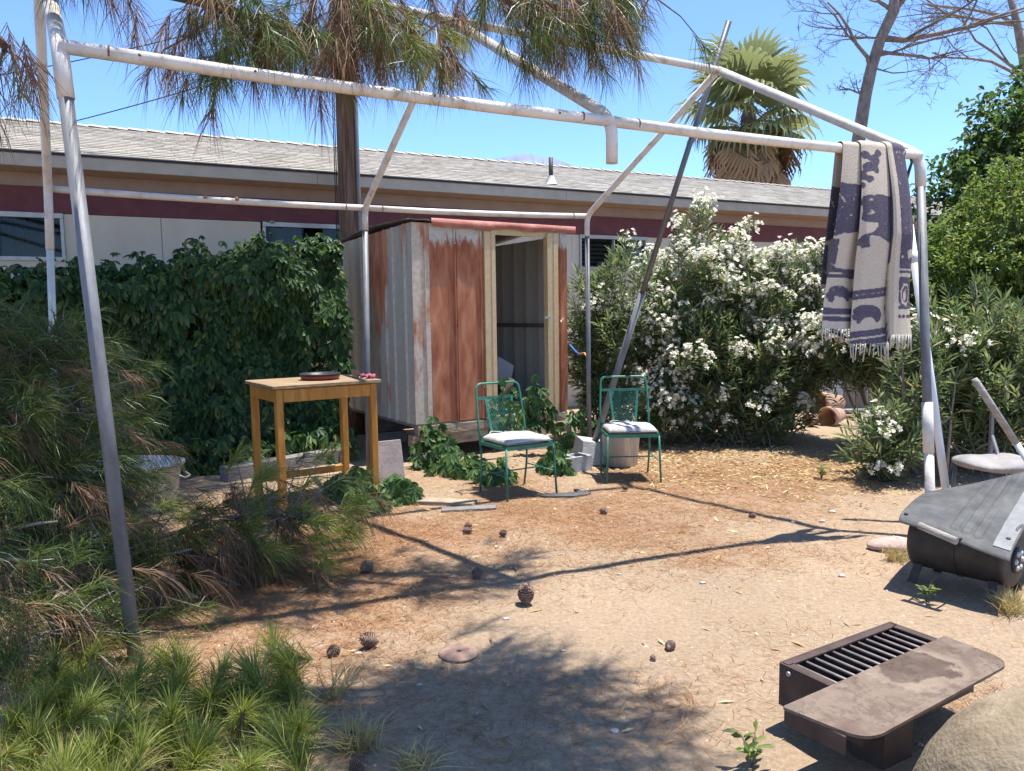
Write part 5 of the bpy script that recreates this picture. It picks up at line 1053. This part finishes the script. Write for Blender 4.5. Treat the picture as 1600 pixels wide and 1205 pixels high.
leafy('green_shrub', 'tall bright green small leaved shrub behind the canopy leg', 'shrub', (bx + .2, 8.0, 0), [(bx, 7.9, 2.05, .85, .7, .95, 700), (bx + .7, 7.8, 2.3, .9, .8, 1.0, 600), (bx - .35, 7.9, 1.5, .5, .5, .75, 300), (XY(1475, 8.3), 8.3, 2.0, .42, .45, .62, 260), (XY(1500, 7.6), 7.6, 1.35, .5, .4, .55, 260), (bx + .5, 7.7, 1.35, .8, .6, .8, 420)], 'shrub_leaf', .055, .45, [(bx + .2, 8.0, -.05), (bx + .2, 8.0, .7), (bx + .15, 7.9, 1.5)], [.06, .05, .035], per=18, tw=.3)
bx = XY(1565, 10)
leafy('leafy_tree', 'darker broad leaved tree rising behind the bright shrub', 'tree', (bx + .4, 10.2, 0), [(bx + .2, 10.1, 3.5, 1.0, .9, .95, 420), (bx + .9, 10.2, 4.0, 1.0, .9, .9, 380), (bx - .55, 10.0, 2.7, .65, .7, .95, 260)], 'tree_leaf', .10, .52, [(bx + .4, 10.2, -.05), (bx + .4, 10.2, 1.5), (bx + .35, 10.1, 3.0)], [.10, .085, .06], per=13, tw=.4)
# ---- bare tree
def bare_tree(label, main, radii, seeds, group='bare trees'):
    t = thing('bare_tree', label, 'tree', Vector(main[0]), group=group); MB().tube(main, radii, 10).build('trunk', 'twig_bark', t); m = MB()
    def grow(p, d, L, r, depth):
        n = 5; pts = [p]; rs = [r]
        for i in range(n): d = (d + Vector((random.gauss(0, .16), random.gauss(0, .16), random.gauss(0, .13) + .02))).normalized(); pts.append(pts[-1] + d * L / n); rs.append(r * (1 - .62 * (i + 1) / n))
        if depth == 0: MB().tube(pts, rs, 7).build('limb', 'twig_bark', t)
        else: m.tube(pts, rs, 5, caps=False)
        if depth < 4:
            for k in range(random.choice((3, 4)) if depth < 2 else random.choice((2, 2, 3))):
                i = random.randint(1, n); dd = (d + Vector((random.gauss(0, .62), random.gauss(0, .62), random.gauss(0, .5)))).normalized(); grow(pts[i], dd, L * random.uniform(.45, .72), max(rs[i] * .66, .0035), depth + 1)
    for p, d, L, r in seeds: grow(Vector(p), Vector(d).normalized(), L, r, 0)
    tag(m.build('twigs', 'grey_twig', t), kind='stuff'); return t
random.seed(5); BY = 12.2
mt_ = [Vector((XY(1330, BY), BY, -.05)), P(1335, 420, BY), P(1340, 228, BY), P(1352, 150, BY), P(1362, 105, BY), P(1376, 60, BY), P(1396, 18, BY), P(1400, -30, BY)]
bare_tree('leafless tree with forked grey trunk rising above the blanket', mt_, [.13, .115, .10, .09, .085, .08, .085, .06], [
    (mt_[4] - Vector((0, 0, .1)), (-.2, .05, 1.0), 1.3, .035), (mt_[5], (1, .1, -.05), 2.0, .05), (mt_[5] - Vector((0, 0, .2)), (.9, -.2, -.1), 1.3, .03), (mt_[6], (-.6, 0, .35), 1.3, .032), (mt_[6], (.7, .1, .75), 1.6, .05), (mt_[5], (-.9, .1, .0), .9, .018), (mt_[4], (.5, -.3, -.3), .8, .014), (mt_[6], (-.2, -.2, .9), 1.1, .03), (mt_[3], (-.9, 0, .1), .45, .02), (mt_[4] + Vector((0, 0, .15)), (1, 0, .25), 1.5, .024)])
BY2 = 13.0; m2 = [Vector((XY(1625, BY2), BY2, -.05)), P(1620, 300, BY2), P(1605, 120, BY2), P(1590, 40, BY2), P(1570, -40, BY2)]
bare_tree('tangled leafless tree behind the broad leaved tree', m2, [.11, .10, .08, .06, .04], [(m2[2], (-.9, 0, .25), 1.9, .03), (m2[3], (-1, .1, -.1), 1.9, .03), (m2[2], (-.7, .2, .7), 1.7, .03), (m2[3], (-.8, -.1, .5), 1.6, .03), (m2[2], (.5, .2, .8), 1.5, .03)])
# ---- fan palm
def frond_mesh(name, dead, seed):
    rnd = np.random.default_rng(seed); parts = []; pet = .9 if not dead else .5; ns = 22; V, Q, T = [], [], []
    def strip(pts, ws, sides):
        k = len(V)
        for p, w_, s_ in zip(pts, ws, sides): V.append(p - s_ * w_ / 2); V.append(p + s_ * w_ / 2)
        for i in range(len(pts) - 1): Q.append((k + 2 * i, k + 2 * i + 1, k + 2 * i + 3, k + 2 * i + 2))
    sag = lambda x: np.array([0, 0, -.10 * x * x])
    strip([np.array([x, 0, 0]) + sag(x) for x in np.linspace(0, pet, 4)], [.05, .045, .04, .03], [np.array([0, 1.0, 0])] * 4)
    hub = np.array([pet, 0, 0]) + sag(pet)
    span = 2.2 if not dead else .8; Lb = 1.08 if not dead else 1.3; m_ = 2 * ns + 1; k0 = len(V); rad = (.04, .34, .64)
    for ri, rr_ in enumerate(rad):
        for k in range(m_):
            a = (k / (m_ - 1) * 2 - 1) * span; L = Lb * (1 - .2 * abs(a / span)) * rr_; z = (.022 if k % 2 else -.022) * (rr_ / .64) - .12 * rr_ * rr_ - .06 * abs(a) * rr_
            V.append(hub + np.array([math.cos(a) * L, math.sin(a) * L, z]))
    for ri in range(2):
        for k in range(m_ - 1): i0 = k0 + ri * m_ + k; Q.append((i0, i0 + 1, i0 + m_ + 1, i0 + m_))
    for k in range(ns):
        a = ((2 * k + 1) / (m_ - 1) * 2 - 1) * span; L = Lb * (1 - .2 * abs(a / span)) * rnd.uniform(.92, 1.08); dr = rnd.uniform(.7, 1.3) * (1.0 if not dead else .7); i0 = k0 + 2 * m_ + 2 * k; j0 = len(V); side = np.array([-math.sin(a), math.cos(a), 0]); d = np.array([math.cos(a), math.sin(a), 0])
        for t, w_, h_ in ((.84, .028, .22), (1.0, .004, .48)):
            c = hub + d * L * t * (1 - .08 * (t > .9)) + np.array([0, 0, -h_ * dr - .06 * abs(a) * t]); V.append(c - side * w_); V.append(c + side * w_)
        Q.append((i0, i0 + 2, j0 + 1, j0)); Q.append((j0, j0 + 1, j0 + 3, j0 + 2))
    return npmesh(name, np.array(V), np.array(Q))
PY = 26; pc_ = P(1170, 172, PY)
palm = thing('fan_palm', 'fan palm with green crown and brown dead skirt beyond the roof', 'palm tree', (pc_.x, pc_.y, 0))
n = 14; MB().lathe((pc_.x, pc_.y, 0), [(.36, -.1), (.30, 1), (.27, 4), (.26, pc_.z - .3), (.15, pc_.z + .2)], 16).build('trunk', 'bark', palm)
live = [frond_mesh('frond', False, k) for k in range(4)]; dead_ = [frond_mesh('dead_frond', True, 10 + k) for k in range(3)]
for me_ in live: me_.materials.append(MATS['palm_frond'])
for me_ in dead_: me_.materials.append(MATS['palm_dead'])
for k in range(30):
    t = k / 29; el = 84 - 118 * t ** .9 + random.uniform(-7, 7); o = bpy.data.objects.new('frond', random.choice(live)); COL.objects.link(o); o.parent = palm; o.location = (0, 0, pc_.z + .15 - .45 * t); o.rotation_euler = (random.uniform(-.3, .3), -R(el), k * 2.39996); sc_ = random.uniform(1.2, 1.45) * (1 - .08 * t); o.scale = (sc_,) * 3
for k in range(64):
    t = k / 63; o = bpy.data.objects.new('dead_frond', random.choice(dead_)); COL.objects.link(o); o.parent = palm; o.location = (0, 0, pc_.z + .25 - 1.7 * t); o.rotation_euler = (random.uniform(-.3, .3), R(60 + random.uniform(-14, 14)), k * 2.39996); o.scale = (random.uniform(1.35, 1.7),) * 3

# ================================================================== PINE TREE (trunk stands left of the view)
random.seed(31)
TB = Vector((-4.1, 3.1, 0)); pine = thing('pine_tree', 'large long needled pine whose drooping boughs hang over the canopy frame', 'pine tree', TB)
MB().tube([TB + Vector((0, 0, -.1)), TB + Vector((.05, 0, 1)), TB + Vector((.15, .1, 3)), TB + Vector((.2, .3, 6)), TB + Vector((.3, .4, 10))], [.30, .25, .21, .16, .05], 16).build('trunk', 'bark', pine)
green_p, green_d, dead_p, dead_d, brt_p, brt_d = [], [], [], [], [], []
def bough(pts, r0, ntuft, spread, mixdead, dirbias=(0, 0, -.5), bright=0.0, name='limb', hang=.5, tmin=.25):
    pts = [Vector(p) for p in pts]; n = len(pts); MB().tube(rounded(pts, .3, 4), np.linspace(r0, r0 * .25, len(rounded(pts, .3, 4))).tolist(), 7).build(name, 'bark', pine); tw = MB()
    for k in range(ntuft):
        t = (tmin + (1 - tmin) * random.random() ** .8) * (n - 1); i = min(int(t), n - 2); p = pts[i].lerp(pts[i + 1], t - i); ax = (pts[i + 1] - pts[i]).normalized()
        off = Vector((random.gauss(0, 1), random.gauss(0, 1), random.gauss(-hang, .7))) * spread * .55; q = p + off; d = (off.normalized() * .8 + ax * .5 + Vector(dirbias)).normalized()
        if k % 2 == 0: tw.tube([p, p.lerp(q, .5) + Vector((0, 0, .04)), q], [.006, .0045, .003], 4, caps=False)
        x = random.random(); (dead_p if x < mixdead else (brt_p if x < mixdead + bright else green_p)).append(q); (dead_d if x < mixdead else (brt_d if x < mixdead + bright else green_d)).append(d)
    tag(tw.build('twigs', 'grey_twig', pine), kind='stuff')
T = lambda z: TB + Vector((.18, .15, z))
# boughs over the beam, read from the picture at about 3.7 to 4.6 m
bough([T(3.6), P(120, -40, 3.7), P(300, -5, 3.9), P(420, 38, 4.1), P(560, 85, 4.3)], .05, 36, .32, .38, tmin=.55)
bough([T(3.9), P(200, -60, 4.0), P(480, -30, 4.3), P(640, 40, 4.4), P(690, 105, 4.4)], .05, 48, .33, .25, bright=.5, tmin=.5)
bough([P(480, -30, 4.3), P(560, 20, 4.2), P(600, 70, 4.1)], .03, 48, .30, .85)
bough([P(760, -40, 4.7), P(880, 20, 4.6), P(980, 30, 4.6)], .025, 30, .30, .55)
bough([T(4.3), P(500, -90, 4.5), P(760, -40, 4.7), P(900, -5, 4.7), P(1020, -8, 4.8)], .045, 46, .32, .45, tmin=.5)
bough([P(700, -50, 4.6), P(800, 5, 4.5), P(860, 30, 4.4)], .03, 32, .28, .5)
bough([P(380, -20, 4.0), P(330, 30, 3.9), P(275, 70, 3.9)], .02, 16, .22, .5)
bough([P(420, 20, 4.1), P(400, 70, 4.1), P(390, 95, 4.1)], .02, 16, .25, .35)
bough([T(3.2), P(-60, 20, 3.2), P(10, 70, 3.3), P(5, 80, 3.35)], .03, 9, .16, .6, tmin=.7)
bough([T(3.4), P(20, -60, 3.5), P(140, -40, 3.6), P(220, -30, 3.7)], .03, 8, .16, .6, tmin=.6)
# high crown out of the top of the frame: shades the hedge and the left of the yard
def shade_bough(tx, ty, z, nt_, spr=.7):
    e = Vector((tx + .205 * z, ty + .072 * z, z)); e.z = max(e.z, 1.55 + .47 * max(e.y, .5) + .55); p0 = T(min(e.z + random.uniform(-.3, .6), 9.0))
    bough([p0, p0.lerp(e, .5) + Vector((0, 0, .35)), p0.lerp(e, .88) + Vector((0, 0, .2)), e], .05, nt_, spr, .12, hang=.0, tmin=.70)
for k in range(24): shade_bough(random.uniform(-5.4, -2.95), random.uniform(6.4, 8.5), random.uniform(5.8, 7.8), 42)
for k in range(20): shade_bough(random.uniform(-4.6, -2.7), random.uniform(3.9, 6.2), random.uniform(5.0, 7.2), 42)
for k in range(4): shade_bough(random.uniform(-1.6, -1.0), random.uniform(4.2, 5.2), random.uniform(4.6, 5.4), 20, .4)
for k in range(6): shade_bough(random.uniform(-.05, .4), random.uniform(2.5, 3.5), random.uniform(4.4, 5.6), 16, .52)
for k in range(6): shade_bough(random.uniform(.1, .6), random.uniform(2.0, 3.0), random.uniform(4.3, 5.4), 15, .5)
# low boughs at the left
bough([T(1.6), P(-90, 540, 4.4), P(20, 560, 4.6), P(100, 540, 4.7)], .035, 130, .42, .10, dirbias=(.25, -.1, .35), hang=.1)
bough([T(1.4), P(-90, 640, 4.0), P(40, 650, 4.3), P(130, 640, 4.5)], .03, 125, .42, .16, dirbias=(.25, -.1, .1), hang=.3)
bough([T(1.2), P(-60, 740, 4.0), P(60, 760, 4.2), P(190, 740, 4.5)], .03, 150, .48, .18, dirbias=(.2, 0, -.1), hang=.3)
bough([T(1.0), P(-40, 850, 3.9), P(100, 850, 4.1), P(230, 845, 4.3), P(400, 800, 4.5), P(500, 815, 4.6)], .035, 150, .40, .22, dirbias=(.3, -.1, .2), bright=.50, hang=.1)
bough([P(230, 845, 4.3), P(330, 880, 4.3), P(440, 880, 4.4)], .022, 40, .30, .5, dirbias=(.3, -.1, -.2), bright=.3, hang=.3)
bough([T(.9), P(-30, 940, 3.5), P(80, 920, 3.7), P(190, 900, 3.9)], .03, 130, .42, .22, dirbias=(.2, 0, .25), hang=.0)
bough([T(.8), P(-60, 1000, 3.2), P(60, 1000, 3.3), P(180, 980, 3.5)], .03, 60, .40, .3, dirbias=(.2, 0, .3), hang=-.2)
ga_, gd_ = np.array(green_p), np.array(green_d); hi = ga_[:, 2] > 1.9 + .42 * ga_[:, 1]
fol('crown', [needles(ga_[~hi], gd_[~hi], 58, .21, .0030, 12, 70, .38, .16)], 'pine_needle', pine)
fol('upper_crown', [needles(ga_[hi], gd_[hi], 30, .34, .010, 12, 80, .3, .25)], 'pine_needle', pine)
da_, dd_ = np.array(dead_p), np.array(dead_d); fol('dead_needles', [needles(da_, nrm(dd_ + np.array([0, 0, -.8])), 50, .21, .0030, 8, 55, .5, .16)], 'dead_needle', pine)
ba_, bd_ = np.array(brt_p), np.array(brt_d); fol('young_needles', [needles(ba_, bd_, 70, .19, .0030, 8, 55, .2, .12)], 'bright_needle', pine)
for pts in ([P(215, 880, 4.2), P(260, 868, 4.15), P(300, 858, 4.15)], [P(250, 885, 4.1), P(290, 925, 4.0), P(310, 935, 4.0)], [P(310, 885, 4.2), P(345, 902, 4.2), P(375, 915, 4.25)], [P(0, 830, 3.8), P(60, 818, 3.8), P(90, 815, 3.85)], [P(0, 870, 3.6), P(55, 880, 3.6)]):
    MB().tube(pts, np.linspace(.012, .006, len(pts)).tolist(), 6).build('dead_twig', 'twig_bark', pine)
# ---- young pine in the lower left corner
yb = Vector((XY(240, 2.95), 2.95, 0)); yp = thing('young_pine', 'bright green bushy young pine at the foot of the left canopy leg', 'pine bush', yb); tp, td, ts = [], [], []
for k in range(105):
    px = random.uniform(-40, 450); Y = random.uniform(2.15, 3.2); x = XY(px, Y); z = random.uniform(.0, .22) * (1 - .3 * abs((px - 220) / 260.0)); tp.append((x, Y, z)); td.append((random.gauss(0, .35) + .1, random.gauss(0, .35) - .1, 1.0))
tp = np.array(tp); td = nrm(np.array(td)); fol('crown', [needles(tp, nrm(td + rng.normal(size=td.shape) * .28), 150, rng.uniform(.14, .24, len(tp)), .0027, 3, 60, .20, .12)], 'bright_needle', yp)
dn_ = rng.random(len(tp)) < .4; fol('dead_needles', [needles(tp[dn_] - np.array([0, 0, .07]), td[dn_], 70, .18, .0020, 25, 120, .35, .14)], 'dead_needle', yp)
for k in range(0, len(tp), 5): q = Vector(tp[k]); MB().tube([Vector((q.x - .05, q.y + .03, -.02)), q], [.012, .008], 6).build('stem', 'bark', yp)

# ================================================================== GROUND COVER
random.seed(77)
def scatter_ground(n, dens, xr=(-3.5, 4.5), yr=(1.6, 9.2)):
    out_ = []
    while sum(len(o) for o in out_) < n:
        x = rng.uniform(*xr, n * 2); y = yr[0] + (yr[1] - yr[0]) * rng.random(n * 2) ** 1.15; k = rng.random(n * 2) < dens(x, y); out_.append(np.stack([x[k], y[k]], 1))
    return np.concatenate(out_)[:n]
def flat_straws(xy, L, w_, lift=.004, tilt=.12):
    n = len(xy); a = rng.uniform(0, 6.28, n); d = np.stack([np.cos(a), np.sin(a), rng.normal(size=n) * tilt], 1); d = nrm(d); s_ = nrm(np.stack([-np.sin(a), np.cos(a), np.zeros(n)], 1)); l_ = rng.uniform(L * .5, L * 1.2, n)[:, None]
    p = np.concatenate([xy, (gz(xy[:, 0], xy[:, 1]) + lift + rng.random(n) * .008)[:, None]], 1); bend_ = s_ * rng.normal(size=n)[:, None] * l_ * .12
    A = p - d * l_ / 2; B = p + bend_; C = p + d * l_ / 2; A[:, 2] = np.maximum(A[:, 2], gz(A[:, 0], A[:, 1]) + .002); C[:, 2] = np.maximum(C[:, 2], gz(C[:, 0], C[:, 1]) + .002); hw = s_ * w_ / 2
    V = np.stack([A - hw, A + hw, B + hw, B - hw, C], 1).reshape(-1, 3); i = np.arange(n)[:, None] * 5; return V, i + [0, 1, 2, 3], i + [3, 2, 4]
xy = scatter_ground(62000, lambda x, y: np.clip(duff_at(x, y) * 2.2 * (.3 + vnoise(x * 5, y * 5, 22)), .006, 1)); tag(fol('fallen_needles', [flat_straws(xy, .10, .0021)], 'needle_litter'), 'fallen orange pine needles matted over the dirt', 'needles', kind='stuff')
def ol_d(x, y): return np.clip(np.exp(-(((x - 2.6) / 1.3) ** 2 + ((y - 7.4) / .9) ** 2)) * 1.2 + np.exp(-(((x - 1.8) / 1.4) ** 2 + ((y - 8.2) / .6) ** 2)), .012, 1)
xy = scatter_ground(5600, ol_d); n = len(xy); a = rng.uniform(0, 6.28, n); d = nrm(np.stack([np.cos(a), np.sin(a), rng.normal(size=n) * .2], 1)); tag(fol('leaf_litter', [leaves4(np.concatenate([xy, (gz(xy[:, 0], xy[:, 1]) + .006)[:, None]], 1), d, rng.uniform(.03, .09, n), rng.uniform(.010, .02, n), fold=.1, droop=.0)], 'leaf_litter'), 'dry yellow oleander leaves littering the dirt', 'leaves', kind='stuff')
n = 9000; xy = scatter_ground(n, lambda x, y: np.clip(.9 - y * .06, .1, 1)); r_ = rng.uniform(.0025, .007, n) * (1 + 1.2 * (rng.random(n) > .97)); u = np.array([[1, 0, 0], [-.5, .87, 0], [-.5, -.87, 0], [0, 0, .8]]); ang = rng.uniform(0, 6.28, n)
V = np.einsum('ij,n->nij', u, r_); ca, sa = np.cos(ang)[:, None], np.sin(ang)[:, None]; V = np.stack([V[..., 0] * ca - V[..., 1] * sa, V[..., 0] * sa + V[..., 1] * ca, V[..., 2]], -1) + np.concatenate([xy, gz(xy[:, 0], xy[:, 1])[:, None]], 1)[:, None]; V = V.reshape(-1, 3); i = np.arange(n)[:, None] * 4
tag(link('gravel', npmesh('gravel', V, None, np.concatenate([i + [0, 1, 3], i + [1, 2, 3], i + [2, 0, 3]])), 'pebble'), 'small grit and gravel scattered on the bare dirt', 'gravel', kind='stuff')
def tuft(px, py, n, h, label, mat='dry_grass', spread=.5):
    q = onG(px, py); d = nrm(rng.normal(size=(n, 3)) * np.array([spread, spread, .15]) + np.array([0, 0, 1.0])); p = np.array(q) + rng.normal(size=(n, 3)) * np.array([.03, .03, 0]); a = nrm(np.cross(d, rdir(n))) * .0018; l_ = rng.uniform(h * .5, h, n)[:, None]; md = p + d * l_ * .55; tip = p + d * l_ + np.array([1, 0, 0]) * rng.normal(size=n)[:, None] * .03 - np.array([0, 0, 1]) * l_ * .15
    V = np.stack([p + a, p - a, md - a, md + a, tip], 1).reshape(-1, 3); i = np.arange(n)[:, None] * 5; o = fol('grass_tuft', [(V, i + [0, 1, 2, 3], i + [3, 2, 4])], mat, None, q); return tag(o, label, 'grass', 'dry grass tufts')
tuft(1580, 962, 260, .17, 'dry straw tuft at the near foot of the barrel grill'); tuft(1402, 878, 150, .15, 'dry straw tuft beside the long pinkish stone'); tuft(560, 1165, 200, .20, 'dry straw tuft beside the young pine', spread=.9); tuft(520, 1085, 60, .25, 'sparse dry grass stalks between young pine and disc', spread=.8); tuft(650, 1195, 120, .13, 'flattened dry straw tuft in the pine shadow', spread=1.2)
def weed(px, py, h, n, label):
    q = onG(px, py); wd = thing('weed', label, 'weed', q, group='small weeds'); P_, D_ = [], []
    for k in range(n):
        an = random.uniform(0, 6.28); l_ = h * random.uniform(.5, 1); tp_ = q + Vector((math.cos(an) * l_ * .35, math.sin(an) * l_ * .35, l_)); MB().tube([q - Vector((0, 0, .01)), q.lerp(tp_, .5) + Vector((0, 0, l_ * .08)), tp_], [.004, .003, .002], 5).build('stem', 'grey_twig', wd)
        for j in range(6): t = .4 + .6 * j / 5; P_.append(q.lerp(tp_, t)); D_.append((random.gauss(0, 1), random.gauss(0, 1), .4))
    P_ = np.array([tuple(p) for p in P_]); D_ = nrm(np.array(D_)); fol('foliage', [leaves6(P_, D_, rng.uniform(.04, .07, len(P_)), .018)], 'shrub_leaf', wd)
weed(1176, 1196, .13, 4, 'small grey green weed left of the park grill'); weed(1283, 748, .20, 5, 'small green weed in the litter before the oleanders'); weed(1447, 942, .10, 3, 'dry sprig in the shadow of the barrel grill')
